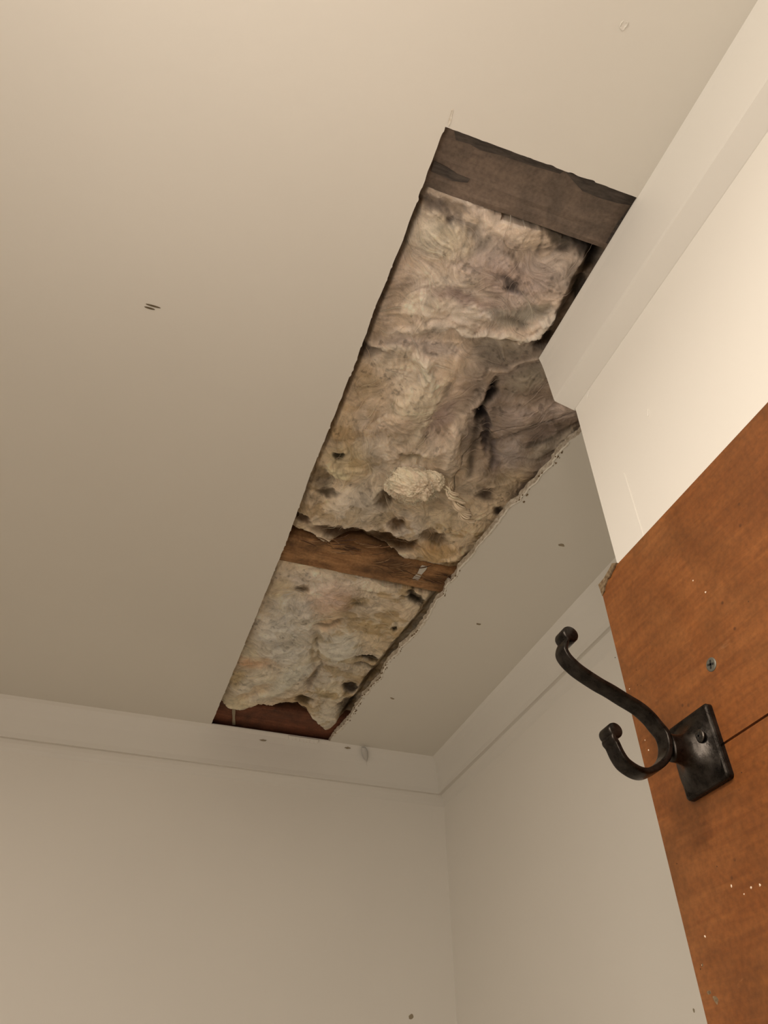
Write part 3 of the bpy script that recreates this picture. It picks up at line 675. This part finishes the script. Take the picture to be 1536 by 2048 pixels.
def tubes(name, paths, parent, m, sides=3):
    V, Fc, Cc = [], [], []
    for pts, r, col in paths:
        base = len(V); n = len(pts)
        for i, p in enumerate(pts):
            t = (pts[min(i + 1, n - 1)] - pts[max(i - 1, 0)]); t.normalize()
            a = t.orthogonal().normalized(); b_ = t.cross(a)
            rr = r * (1 - .7 * abs(2 * i / (n - 1) - 1) ** 3)
            for k in range(sides):
                th = 2 * math.pi * k / sides
                V.append(p + a * math.cos(th) * rr + b_ * math.sin(th) * rr); Cc.append((*col, 1))
            if i:
                for k in range(sides):
                    k2 = (k + 1) % sides
                    Fc.append((base + (i - 1) * sides + k, base + (i - 1) * sides + k2, base + i * sides + k2, base + i * sides + k))
    me = bpy.data.meshes.new(name); me.from_pydata(V, [], Fc)
    ca = me.color_attributes.new('wool', 'FLOAT_COLOR', 'POINT')
    ca.data.foreach_set('color', np.array(Cc, np.float32).ravel())
    return link(name, me, m, parent, smooth=True)

random.seed(4)
def strands(n, y0, y1, seed, lift=.004):
    out = []
    tries = 0
    while len(out) < n and tries < n * 20:
        tries += 1
        x = random.uniform(.165, .46); y = random.uniform(y0, y1)
        if x > np.interp(y, RY, RX) - .01 and y > .55: continue
        if y < .46 and x > .355: continue
        i = int((x - GX[0]) / STEP); j = int((y - GY[0]) / STEP)
        if COL[i, j].mean() < .16: continue
        L = random.randint(10, 34); sgn = random.choice((-1, 1)); lf = random.uniform(.0004, lift) ; pts = []
        px, py = float(i), float(j); dx, dy = vx[i, j] * sgn, vy[i, j] * sgn
        turn = random.uniform(-.05, .05)
        for k in range(L):
            a, b_ = int(min(max(px, 1), X.shape[0] - 2)), int(min(max(py, 1), X.shape[1] - 2))
            s = k / (L - 1)
            zz = ZS[a, b_] - .0002 - lf * math.sin(math.pi * s)
            pts.append(Vector((GX[0] + px * STEP, GY[0] + py * STEP, zz)))
            fx_, fy_ = vx[a, b_], vy[a, b_]
            if fx_ * dx + fy_ * dy < 0: fx_, fy_ = -fx_, -fy_
            dx, dy = .6 * dx + .4 * fx_, .6 * dy + .4 * fy_
            c_, s_ = math.cos(turn), math.sin(turn); dx, dy = dx * c_ - dy * s_, dx * s_ + dy * c_
            l_ = math.hypot(dx, dy) + 1e-6; dx /= l_; dy /= l_
            px += dx * 1.6; py += dy * 1.6
        if min(p.x for p in pts) < .160 or any(p.y > y1 + .01 for p in pts): continue
        cc = COL[i, j] * 1.12 + np.array((.05, .04, .03))
        out.append((pts, random.uniform(.00012, .00028), tuple(np.clip(cc, 0, .85))))
    return out
ragged = []
for _ in range(70):
    x = random.uniform(.165, .43); y = random.uniform(.872, .905) + .03 * (x > .30); z = ZC + random.uniform(.003, .010); P_ = []
    an = random.uniform(-.35, .15); cv = random.uniform(-.09, .09)
    for k in range(14):
        P_.append(Vector((x, y, z))); x += math.cos(an) * .0022; y += math.sin(an) * .0022; an += cv
    c_ = random.choice([(.34, .21, .11), (.25, .13, .06), (.13, .07, .03), (.10, .05, .025)])
    ragged.append((P_, random.uniform(.0004, .0011), c_))
f = tubes('ragged_fibres', ragged, b1, M_FIBRE, 5); f['kind'] = 'stuff'
f = tubes('fibres', strands(420, .335, .87, 1), b1, M_FIBRE); f['kind'] = 'stuff'
f = tubes('fibres', strands(300, .985, 1.43, 2), b3, M_FIBRE); f['kind'] = 'stuff'

# curly fuzz helper for torn lumps
def fuzz(cx, cy, cz, rx_, ry_, rz_, n, col, r=.0003):
    out = []
    for _ in range(n):
        th = random.uniform(0, 2 * math.pi); ph = math.acos(random.uniform(-1, .3))
        d = Vector((math.sin(ph) * math.cos(th), math.sin(ph) * math.sin(th), math.cos(ph)))
        p = Vector((cx + d.x * rx_, cy + d.y * ry_, cz + d.z * rz_)) * 1.0
        v = d.cross(Vector((random.gauss(0, 1), random.gauss(0, 1), random.gauss(0, 1)))).normalized()
        pts = []
        ax = Vector((random.gauss(0, 1), random.gauss(0, 1), random.gauss(0, 1))).normalized(); bend = random.uniform(-.4, .4)
        for k in range(random.randint(7, 16)):
            pts.append(p.copy()); p = p + (v * .0013 + d * .00012)
            v = (Matrix.Rotation(bend, 3, ax) @ v).normalized()
            q3 = Vector(((p.x - cx) / rx_, (p.y - cy) / ry_, (p.z - cz) / rz_)); l_ = q3.length
            if l_ > 1.2: q3 *= 1.2 / l_; p = Vector((cx + q3.x * rx_, cy + q3.y * ry_, cz + q3.z * rz_))
        k_ = random.uniform(.8, 1.15)
        out.append((pts, r * random.uniform(.6, 1.3), tuple(min(.9, c * k_) for c in col)))
    return out
def lump(name, parts, parent, seed, sub=6, amp=.35):
    bm = bmesh.new()
    for (c0, rad) in parts:
        g = bmesh.ops.create_icosphere(bm, subdivisions=sub, radius=1)
        for v in g['verts']:
            d = v.co.copy()
            a = np.array(d.x * 2.2 + d.z * 1.7); b_ = np.array(d.y * 2.2 - d.z * 1.1)
            k = 1 + .10 * (float(vn(a * 22, b_ * 22, seed + 3)) - .5) + amp * (float(fbm(a + 5 * seed, b_ + 3, seed, 4)) - .5) * 2 + .10 * (float(vn(a * 9, b_ * 9, seed + 2)) - .5) + .16 * abs(float(fbm(a * 3, b_ * 3, seed + 4, 2)) - .5) * -2
            v.co = Vector((c0[0] + d.x * rad[0] * k, c0[1] + d.y * rad[1] * k, c0[2] + d.z * rad[2] * k))
    o = from_bm(name, bm, M_CLUMP, parent, smooth=True)
    me = o.data; ca = me.color_attributes.new('wool', 'FLOAT_COLOR', 'POINT')
    P = np.empty(len(me.vertices) * 3); me.vertices.foreach_get('co', P); P = P.reshape(-1, 3)
    t = fbm(P[:, 0] * 120 + P[:, 2] * 60, P[:, 1] * 120, seed + 7, 3)
    base = np.array(CLUMP_COL)[None] * (.90 + .20 * t)[:, None]
    ca.data.foreach_set('color', np.concatenate([np.clip(base, 0, .96), np.ones((len(P), 1))], 1).astype(np.float32).ravel())
    return o
CLUMP_COL = (.99, .84, .66)
cl = lump('insulation_clump', [((.298, .712, ZC - .008), (.033, .026, .020)), ((.322, .700, ZC - .004), (.019, .016, .013)), ((.281, .730, ZC - .001), (.018, .017, .014)), ((.300, .735, ZC + .000), (.020, .016, .014))], None, 3)
tag(cl, 'bright cream torn clump of glass wool hanging down in the middle of the hole', 'insulation')
f = tubes('fibres', fuzz(.299, .714, ZC - .004, .036, .029, .019, 520, (.95, .84, .68), .00035), cl, M_FIBRE); f['kind'] = 'stuff'
# twisted wisp
pts = [(.343, .699), (.352, .706), (.366, .718), (.382, .734), (.396, .748), (.406, .757)]
zs = [ZC - .001, ZC - .006, ZC - .009, ZC - .011, ZC - .010, ZC - .007]
def path(t):
    s = t * (len(pts) - 1); i = min(int(s), len(pts) - 2); f_ = s - i
    return Vector((pts[i][0] * (1 - f_) + pts[i + 1][0] * f_, pts[i][1] * (1 - f_) + pts[i + 1][1] * f_, zs[i] * (1 - f_) + zs[i + 1] * f_))
paths = []
for s in range(46):
    ph = random.uniform(0, 2 * math.pi); rr0 = random.uniform(.001, .0085); tw = 9 + random.uniform(-1.5, 1.5); P_ = []
    t0 = random.uniform(0, .5); t1 = min(1, t0 + random.uniform(.35, .7))
    for k in range(26):
        t = t0 + (t1 - t0) * k / 25
        c0 = path(t); rad = rr0 * (.65 + .5 * math.sin(t * 14 + 1) ** 2)
        P_.append(c0 + Vector((math.cos(ph + tw * t) * rad * .7, -math.cos(ph + tw * t) * rad * .7, math.sin(ph + tw * t) * rad)))
    k_ = random.uniform(.8, 1.15)
    paths.append((P_, random.uniform(.0010, .0022), (min(.97, .95 * k_), .80 * k_, .61 * k_)))
rp = tubes('twisted_insulation_wisp', paths, None, M_FIBRE, 5)
tag(rp, 'pale twisted rope-like wisp of glass wool dangling right of the bright clump', 'insulation')
M_PAPER, nt, b = mat('torn_paper_face', (.74, .70, .62), .9)
n = tex_noise(nt, 130, 4, .6, objvec(nt)); r = ramp(nt, n.outputs[0], [(.30, (.58, .51, .41)), (.48, (.78, .75, .68))]); nt.links.new(r.outputs[0], b.inputs['Base Color'])

# ---------------------------------------------------------------- wooden board on the right wall
BX = .3706; BT = 2.0620; BY1 = .4600
bm = bmesh.new()
box_bm(bm, (BX + .003, YR + .3, 1.0), (XW, BY1, BT))
CR = 1.8711                                    # the open split in the face
def skin(y0, y1, z0, z1): box_bm(bm, (BX, y0, z0), (BX + .0031, y1, z1))
skin(YR + .3, BY1, CR + .0009, BT); skin(.40, BY1, CR - .0007, CR + .0009); skin(YR + .3, BY1, 1.0, CR - .0007)
board = from_bm('wooden_board', bm, M_BOARD)
board.data.materials.append(M_BOARD_EDGE)
for p in board.data.polygons:
    if abs(p.normal.x) < .5: p.material_index = 1
tag(board, 'orange-brown stained wooden board fixed to the white wall behind the iron hook', 'board')
def blob_part(name, pts, m, x0, label=None, rmin=.0006, rmax=.0012, asp=1.0, seed=3, parent=None, kind=None, th=.0004):
    bm = bmesh.new(); rnd = random.Random(seed)
    for it in pts:
        y, z = it[0], it[1]; r = it[2] if len(it) > 2 else rnd.uniform(rmin, rmax); ar = it[3] if len(it) > 3 else asp
        an = rnd.uniform(0, 3.1); n = 9
        c = bm.verts.new((x0 - th, y, z)); ring = []
        for k in range(n):
            a = 2 * math.pi * k / n; rr = r * rnd.uniform(.6, 1.2)
            dy, dz = math.cos(a) * rr, math.sin(a) * rr * ar
            ring.append(bm.verts.new((x0 + .0001, y + dy * math.cos(an) - dz * math.sin(an), z + dy * math.sin(an) + dz * math.cos(an))))
        for k in range(n): bm.faces.new([c, ring[k], ring[(k + 1) % n]])
        bm.faces.new(ring[::-1])
    o = from_bm(name, bm, m, parent)
    if label: o['label'] = label
    if kind: o['kind'] = kind
    return o
blob_part('paint_spots', SPECKS, M_PAINTSPOT, BX, 'specks of white paint on the board face', parent=board, kind='stuff')
blob_part('nail_holes', DARKS, M_BLACK, BX, 'small dark holes in the board face', rmin=.0006, rmax=.001, parent=board, kind='stuff', th=.0001)
# chipped grey corner
bm = bmesh.new()
pp = [(.4305, 2.0635), (.436, 2.0665), (.4395, 2.0640), (.442, 2.0635), (.452, 2.0612), (.4604, 2.0600), (.4604, 2.0480), (.455, 2.0500), (.4535, 2.0530), (.4500, 2.0550), (.4470, 2.0572), (.443, 2.0565), (.439, 2.0590), (.435, 2.0600), (.432, 2.0618)]
A = [bm.verts.new((BX - .0006 - .0006 * (i % 3), y, z)) for i, (y, z) in enumerate(pp)]; B = [bm.verts.new((XW - .002, y, z - .0008)) for y, z in pp]
bm.faces.new(A); bm.faces.new(B[::-1])
for i in range(len(pp)): bm.faces.new([A[i], A[(i + 1) % len(pp)], B[(i + 1) % len(pp)], B[i]])
ch = from_bm('chipped_corner', bm, M_CHIP, board); ch['label'] = 'grey splintered corner'
blob_part('plaster_smears', [(SMEARS[0][0], SMEARS[0][1], .0045, .6), (SMEARS[1][0], SMEARS[1][1], .003, .5), (SMEARS[2][0], SMEARS[2][1], .0018, .5)], M_CHIP, BX, 'grey smears low on the board edge', parent=board, kind='stuff', th=.0003)

def cross_screw(name, cx, cy, cz, r, m, parent=None, dome=.0008, rot=.3):
    bm = bmesh.new(); n = 28; rings = []
    for rr, dx in ((r, .0002), (r, -dome * .4), (r * .85, -dome * .85), (r * .55, -dome), (r * .30, -dome)):
        rings.append([bm.verts.new((cx + dx, cy + math.cos(2 * math.pi * k / n) * rr, cz + math.sin(2 * math.pi * k / n) * rr)) for k in range(n)])
    for a, b_ in zip(rings, rings[1:]):
        for k in range(n): bm.faces.new([a[k], a[(k + 1) % n], b_[(k + 1) % n], b_[k]])
    bm.faces.new(rings[-1]); bm.faces.new(rings[0][::-1])
    o = from_bm(name, bm, m, parent, smooth=False)
    bm = bmesh.new()
    for a in (rot, rot + math.pi / 2):
        L, Wd = r * .62, r * .15
        pts_ = []
        for s, t in ((-1, -1), (1, -1), (1, 1), (-1, 1)):
            y, z = s * L, t * Wd
            pts_.append((cy + y * math.cos(a) - z * math.sin(a), cz + y * math.sin(a) + z * math.cos(a)))
        A = [bm.verts.new((cx - dome - .00012, y, z)) for y, z in pts_]; B = [bm.verts.new((cx - dome + .0003, y, z)) for y, z in pts_]
        bm.faces.new(A); bm.faces.new(B[::-1])
        for i in range(4): bm.faces.new([A[i], A[(i + 1) % 4], B[(i + 1) % 4], B[i]])
    s = from_bm('cross_recess', bm, M_BLACK, o)
    return o
sc = cross_screw('wood_screw', BX, .3640, 1.9240, .0050, M_SCREW)
tag(sc, 'grey cross-head screw driven into the orange board above the iron hook', 'screw')

# ---------------------------------------------------------------- black iron coat hook
hook = empty('coat_hook', (BX, .398, 1.850))
tag(hook, 'black wrought-iron double coat hook screwed to the orange wooden board', 'hook')
HL = Vector((BX, .398, 1.850))
def child(name, bm, m, smooth=True, parent=hook):
    for v in bm.verts: v.co -= HL
    return from_bm(name, bm, m, parent, smooth)
# back plate: slightly dished, rounded corners
PY0, PY1, PZ0, PZ1, PT = .3755, .4200, 1.8480, 1.9005, .0050
bm = bmesh.new()
def rrect(y0, y1, z0, z1, r, n=5):
    out = []
    for (cy, cz, a0) in ((y1 - r, z1 - r, 0), (y0 + r, z1 - r, 90), (y0 + r, z0 + r, 180), (y1 - r, z0 + r, 270)):
        for k in range(n + 1):
            a = math.radians(a0 + 90 * k / n); out.append((cy + r * math.cos(a), cz + r * math.sin(a)))
    return out
L = []
for dx, ins in ((-.0002, 0), (.0034, 0), (.0044, .0006), (.0050, .0019)):
    L.append([bm.verts.new((BX - dx, y, z)) for y, z in rrect(PY0 + ins, PY1 - ins, PZ0 + ins, PZ1 - ins, .0028 - ins * .5)])
for a, b_ in zip(L, L[1:]):
    n = len(a)
    for k in range(n): bm.faces.new([a[k], a[(k + 1) % n], b_[(k + 1) % n], b_[k]])
bm.faces.new(L[-1]); bm.faces.new(L[0][::-1])
child('back_plate', bm, M_IRON, smooth=False)
# flared stem from the plate to the ring
bm = bmesh.new(); N = 40; rows = []
SYc, SZc = .3985, 1.8735
XR = .3452
for i in range(25):
    t = (i / 24) ** 1.6
    x = BX - .0049 + (XR - (BX - .0049)) * t
    fl_ = (1 - t) ** 3.6
    hy = .0062 + (.0215 - .0062) * fl_; hz = .0100 + (.0235 - .0100) * fl_
    zc = SZc + (.0012 * t)
    e = 2.2 + 1.6 * fl_
    row = []
    for k in range(N):
        a = 2 * math.pi * k / N; c_, s_ = math.cos(a), math.sin(a)
        row.append(bm.verts.new((x, SYc + hy * math.copysign(abs(c_) ** (2 / e), c_), zc + hz * math.copysign(abs(s_) ** (2 / e), s_))))
    rows.append(row)
for a, b_ in zip(rows, rows[1:]):
    for k in range(N): bm.faces.new([a[k], a[(k + 1) % N], b_[(k + 1) % N], b_[k]])
bm.faces.new(rows[0]); bm.faces.new(rows[-1][::-1])
child('stem', bm, M_IRON)
# curled strap, swept rounded-rectangle
def spline(P, n):
    P = [Vector(p) for p in P]; out = []
    for i in range(len(P) - 1):
        p0 = P[max(i - 1, 0)]; p1 = P[i]; p2 = P[i + 1]; p3 = P[min(i + 2, len(P) - 1)]
        for k in range(n):
            t = k / n
            out.append(.5 * ((2 * p1) + (p2 - p0) * t + (2 * p0 - 5 * p1 + 4 * p2 - p3) * t * t + (-p0 + 3 * p1 - 3 * p2 + p3) * t ** 3))
    out.append(P[-1]); return out
pr = [(x, z) for x, z in HOOK]
pth = spline([(x, z, 0) for x, z in pr], 7)
SY0, SY1 = .3915, .4050
def strap(pth, th0):
    bm = bmesh.new(); rows = []; n = len(pth)
    for i, p in enumerate(pth):
        t = (pth[min(i + 1, n - 1)] - pth[max(i - 1, 0)]).normalized()
        nrm = Vector((-t.y, t.x, 0))
        s = i / (n - 1)
        th = th0 * (1 + .25 * math.exp(-((s - .66) / .12) ** 2))
        hw = (SY1 - SY0) / 2; cy = (SY0 + SY1) / 2
        row = []
        for k in range(20):
            a = 2 * math.pi * k / 20; c_, s_ = math.cos(a), math.sin(a)
            dy = hw * math.copysign(abs(c_) ** .30, c_); dn = th * .5 * math.copysign(abs(s_) ** .45, s_)
            q3 = p + nrm * dn
            row.append(bm.verts.new((q3.x, cy + dy, q3.y)))
        rows.append(row)
    for a, b_ in zip(rows, rows[1:]):
        for k in range(20): bm.faces.new([a[k], a[(k + 1) % 20], b_[(k + 1) % 20], b_[k]])
    bm.faces.new(rows[0]); bm.faces.new(rows[-1][::-1])
    return bm
bm = strap(pth, .0038)
child('hook_arm', bm, M_IRON)
def roll_end(cx, cz, r):
    bm = bmesh.new(); n = 32; rings = []
    for y, k in ((SY0 - .0002, .80), (SY0 + .0004, .93), (SY0 + .0014, 1), (SY1 - .0014, 1), (SY1 - .0004, .93), (SY1 + .0002, .80)):
        rings.append([bm.verts.new((cx + r * k * math.cos(2 * math.pi * j / n), y, cz + r * k * math.sin(2 * math.pi * j / n))) for j in range(n)])
    for a, b_ in zip(rings, rings[1:]):
        for k in range(n): bm.faces.new([a[k], a[(k + 1) % n], b_[(k + 1) % n], b_[k]])
    bm.faces.new(rings[0]); bm.faces.new(rings[-1][::-1])
    return bm
child('rolled_tip', roll_end(HOOK[0][0] + .0002, HOOK[0][1], .0062), M_IRON)
child('rolled_tip', roll_end(HOOK[-1][0] + .0004, HOOK[-1][1] - .0002, .0053), M_IRON)
s = cross_screw('hook_screw', BX - .0094, .3848, 1.8790, .0045, M_SCREW_DARK, None, .0012, .5)
s.location = s.location - HL; s.parent = hook

# ---------------------------------------------------------------- small debris and marks
def flake(name, c, lx_, ly_, ang, label, m=None, dz=.0006, seed=1, cat='paint chip', group='chipped marks in the ceiling paint', plane='z'):
    rnd = random.Random(seed); root = None
    bm = bmesh.new(); n = 12
    def P(a, k, h):
        x, y = math.cos(a) * lx_ * k, math.sin(a) * ly_ * k
        X_, Y_ = x * math.cos(ang) - y * math.sin(ang), x * math.sin(ang) + y * math.cos(ang)
        if plane == 'z': return (c[0] + X_, c[1] + Y_, c[2] - h)
        if plane == 'y': return (c[0] + X_, c[1] - h, c[2] + Y_)
        return (c[0] - h, c[1] + X_, c[2] + Y_)
    ks = [rnd.uniform(.7, 1.15) for _ in range(n)]
    A = [bm.verts.new(P(2 * math.pi * i / n, ks[i], .0001)) for i in range(n)]
    B = [bm.verts.new(P(2 * math.pi * i / n, ks[i] * .9, dz * rnd.uniform(.5, 1.2))) for i in range(n)]
    D = [bm.verts.new(P(2 * math.pi * i / n, ks[i] * .45, dz * .3)) for i in range(n)]
    for i in range(n):
        j = (i + 1) % n
        bm.faces.new([A[i], A[j], B[j], B[i]]); bm.faces.new([B[i], B[j], D[j], D[i]])
    bm.faces.new(D); bm.faces.new(A[::-1])
    o = from_bm(name, bm, m or M_GREY)
    return tag(o, label, cat, group)
Zt = ZC
# staple by itself on the open ceiling
st = empty('staple_mark', (-.0812, .5432, Zt)); tag(st, 'small dark double slot mark alone on the open ceiling left of the hole', 'mark')
for nm_, dx, dy, L_ in (('slot', 0, -.0022, .0085), ('slot', -.0035, .0020, .0060)):
    bm = bmesh.new(); n = 14
    A = [bm.verts.new((dx + L_ * math.cos(2 * math.pi * i / n), dy + .0013 * math.sin(2 * math.pi * i / n), -.0002)) for i in range(n)]
    B = [bm.verts.new((dx + L_ * .8 * math.cos(2 * math.pi * i / n), dy + .0008 * math.sin(2 * math.pi * i / n), -.0006)) for i in range(n)]
    bm.faces.new(B)
    for i in range(n): bm.faces.new([A[i], A[(i + 1) % n], B[(i + 1) % n], B[i]])
    from_bm(nm_, bm, mat('slot_dirt', (.13, .10, .06), .9)[0] if 'slot_dirt' not in bpy.data.materials else bpy.data.materials['slot_dirt'], st)
flake('paint_chip', (.5661, .7699, Zt), .0055, .0035, .1, 'grey chipped spot on the ceiling panel between hole and recess cornice, nearest the board', seed=2)
flake('paint_chip', (.5351, 1.0115, Zt), .0055, .0030, .1, 'grey chipped spot halfway along the ceiling panel right of the hole', seed=3)
flake('paint_chip', (.4821, 1.3136, Zt), .0060, .0030, .4, 'grey chipped spot near the far narrow end of the hole, on its right', seed=4)
flake('paint_chip', (.1573, .2450, Zt), .0016, .0075, -.15, 'pale knife overcut scratch beyond the near left corner of the hole', seed=5, dz=.0008, m=M_PAPER)
flake('paint_chip', (.3745, .2515, Zt), .0040, .0035, .3, 'dark crumbly chip at the corner where the hole meets the near cornice', seed=6, m=M_CHIP)
flake('paint_bump', (.2690, .1265, Zt), .0035, .0045, .3, 'faint lump in the ceiling paint near the top of the picture', m=M_CEIL, dz=.0009, cat='paint bump', group='lumps in the paint')
# torn paper strip beside the cut
bm = bmesh.new(); prev = None
for k in range(260):
    y = .575 + (1.515 - .575) * k / 259; x = right_x(y)
    wd = .0015 + .0050 * vn1(y * 45, 14) * np.interp(y, [.55, .8, 1.5], [.4, .6, 1.2])
    vs = [bm.verts.new((x - .0005, y, ZC - .0003)), bm.verts.new((x + wd * .5, y, ZC - .0010)), bm.verts.new((x + wd, y, ZC - .0002)), bm.verts.new((x + wd * .5, y, ZC + .0015))]
    if prev:
        for i in range(4): bm.faces.new([prev[i], prev[(i + 1) % 4], vs[(i + 1) % 4], vs[i]])
    prev = vs
tp = from_bm('torn_paper_edge', bm, M_PAPER)
tag(tp, 'pale torn plasterboard paper running along the right edge of the hole', 'paper')
# crumbled paper and plaster along the right-hand cut
bm = bmesh.new(); rnd = random.Random(12)
for k in range(230):
    y = rnd.uniform(.56, 1.50); x = right_x(y) + abs(rnd.gauss(.0015, .0028)) - .001
    if vn1(y * 18, 8) < .42 and y < 1.1: continue
    r = rnd.uniform(.0006, .0021); 
    g = bmesh.ops.create_icosphere(bm, subdivisions=1, radius=r)
    for v in g['verts']: v.co = Vector((v.co.x * rnd.uniform(.6, 1.2) + x, v.co.y * rnd.uniform(.8, 1.9) + y, v.co.z * .5 + ZC - .0001))
cr = from_bm('crumbs', bm, M_CHIP, tp); cr['label'] = 'brown crumbs'; cr['kind'] = 'stuff'
# white strips
def ribbon(name, a, b_, wd, m, label, sag=.001):
    bm = bmesh.new(); a, b_ = Vector(a), Vector(b_); d = (b_ - a); s_ = Vector((0, 0, 1)).cross(d).normalized() * wd / 2; n = 10; rows = []
    for i in range(n + 1):
        t = i / n; p = a + d * t + Vector((0, 0, -sag * math.sin(math.pi * t)))
        k = 1 + .15 * math.sin(9 * t)
        rows.append([bm.verts.new(p - s_ * k), bm.verts.new(p + s_ * k), bm.verts.new(p + s_ * k + Vector((0, 0, .0007))), bm.verts.new(p - s_ * k + Vector((0, 0, .0007)))])
    for r0, r1 in zip(rows, rows[1:]):
        for i in range(4): bm.faces.new([r0[i], r0[(i + 1) % 4], r1[(i + 1) % 4], r1[i]])
    bm.faces.new(rows[0]); bm.faces.new(rows[-1][::-1])
    return tag(from_bm(name, bm, m), label, 'strip', 'white strips stuck to the timber in the hole')
ribbon('plastic_strip', (.3895, .899, ZC + .0100), (.3880, .938, ZC + .0100), .0095, M_TAPE, 'short white plastic strip across the middle brown joist')
ribbon('plastic_strip', (.189, 1.478, ZC + .011), (.2035, 1.552, ZC + .011), .0060, M_GREY, 'pale strip hanging over the red-brown joist at the far left corner of the hole')
# torn lip and plastic drip on the back cornice
def lip(x0, x1, z, label, seed):
    bm = bmesh.new(); rnd = random.Random(seed); n = 22; rows = []
    for i in range(n + 1):
        x = x0 + (x1 - x0) * i / n
        dz = .007 + .0025 * rnd.random() if 0 < i < n else .004
        yf = YB - .0363
        rows.append([bm.verts.new((x, yf - .0008, z)), bm.verts.new((x, yf - .0042, z - .003)), bm.verts.new((x, yf + .0035, z - dz)), bm.verts.new((x, yf + .007, z - dz + .001)), bm.verts.new((x, yf + .006, z))])
    for r0, r1 in zip(rows, rows[1:]):
        for i in range(5): bm.faces.new([r0[i], r0[(i + 1) % 5], r1[(i + 1) % 5], r1[i]])
    bm.faces.new(rows[0]); bm.faces.new(rows[-1][::-1])
    return tag(from_bm('torn_filler', bm, M_TRIM), label, 'filler')
lip(.322, .392, ZC + .0005, 'raised torn filler along the cornice edge below the end of the hole', 3)
flake('paint_chip', (.2695, 1.5475, 2.3840), .0080, .0022, .05, 'grey chip on the back cornice below the far left corner of the hole', seed=8, plane='y')
flake('paint_chip', (.4592, 1.5440, 2.3925), .0075, .0026, .05, 'grey chip on the back cornice between the torn filler and the clear plastic drip', seed=9, plane='y')
bm = bmesh.new(); rows = []; n = 14
for i in range(13):
    t = i / 12; k = (math.sin(math.pi * min(1, t * 1.15 + .12)) ** .7) * (1 - .55 * t) + .02
    c0 = Vector((.4935 + .0125 * t, YB - .0415 + .013 * t, 2.3955 - .036 * t))
    rows.append([bm.verts.new(c0 + Vector((math.cos(2 * math.pi * j / n) * .0090 * k * (1 + .12 * ((j * 7 + i * 3) % 3 - 1)), math.sin(2 * math.pi * j / n) * .0050 * k, 0))) for j in range(n)])
for a, b_ in zip(rows, rows[1:]):
    for k in range(n): bm.faces.new([a[k], a[(k + 1) % n], b_[(k + 1) % n], b_[k]])
bm.faces.new(rows[0]); bm.faces.new(rows[-1][::-1])
tag(from_bm('plastic_drip', bm, M_CLEAR, smooth=True), 'shiny greyish clear plastic drip stuck on the back cornice right of the hole', 'drip')
# marks on walls
flake('wall_mark', (XF, .8849, 1.8113), .0018, .0022, .3, 'tiny dark speck low on the recess wall beside the board edge', plane='x', group='specks on the walls', cat='mark', seed=11)
flake('wall_mark', (.605, YB, 1.9003), .0055, .0045, .3, 'faint greenish speck low on the back wall near the room corner', plane='y', group='specks on the walls', cat='mark', seed=12, dz=.0004)
flake('wall_mark', (XW, .4318, 2.3055), .0012, .0050, .9, 'small scuff in the paint just below the end of the near cornice', plane='x', group='specks on the walls', cat='mark', seed=13, m=M_WALL, dz=.0007)
flake('wall_mark', (XW, .3618, 2.1973), .0010, .0045, .4, 'small raised scuff in the middle of the white wall above the board', plane='x', group='specks on the walls', cat='mark', seed=14, m=M_WALL, dz=.0009)
bm = bmesh.new(); box_bm(bm, (XW - .0006, .4147, 2.066), (XW + .0002, .4156, 2.168))
bmesh.ops.bevel(bm, geom=[e for e in bm.edges], offset=.0002, segments=1, affect='EDGES')
tag(from_bm('paint_ridge', bm, M_WALL), 'thin vertical ridge of paint on the white wall just above the board', 'paint bump', 'lumps in the paint')

dark_slabs(j1, DARK_PATCHES, ZC + .0113)
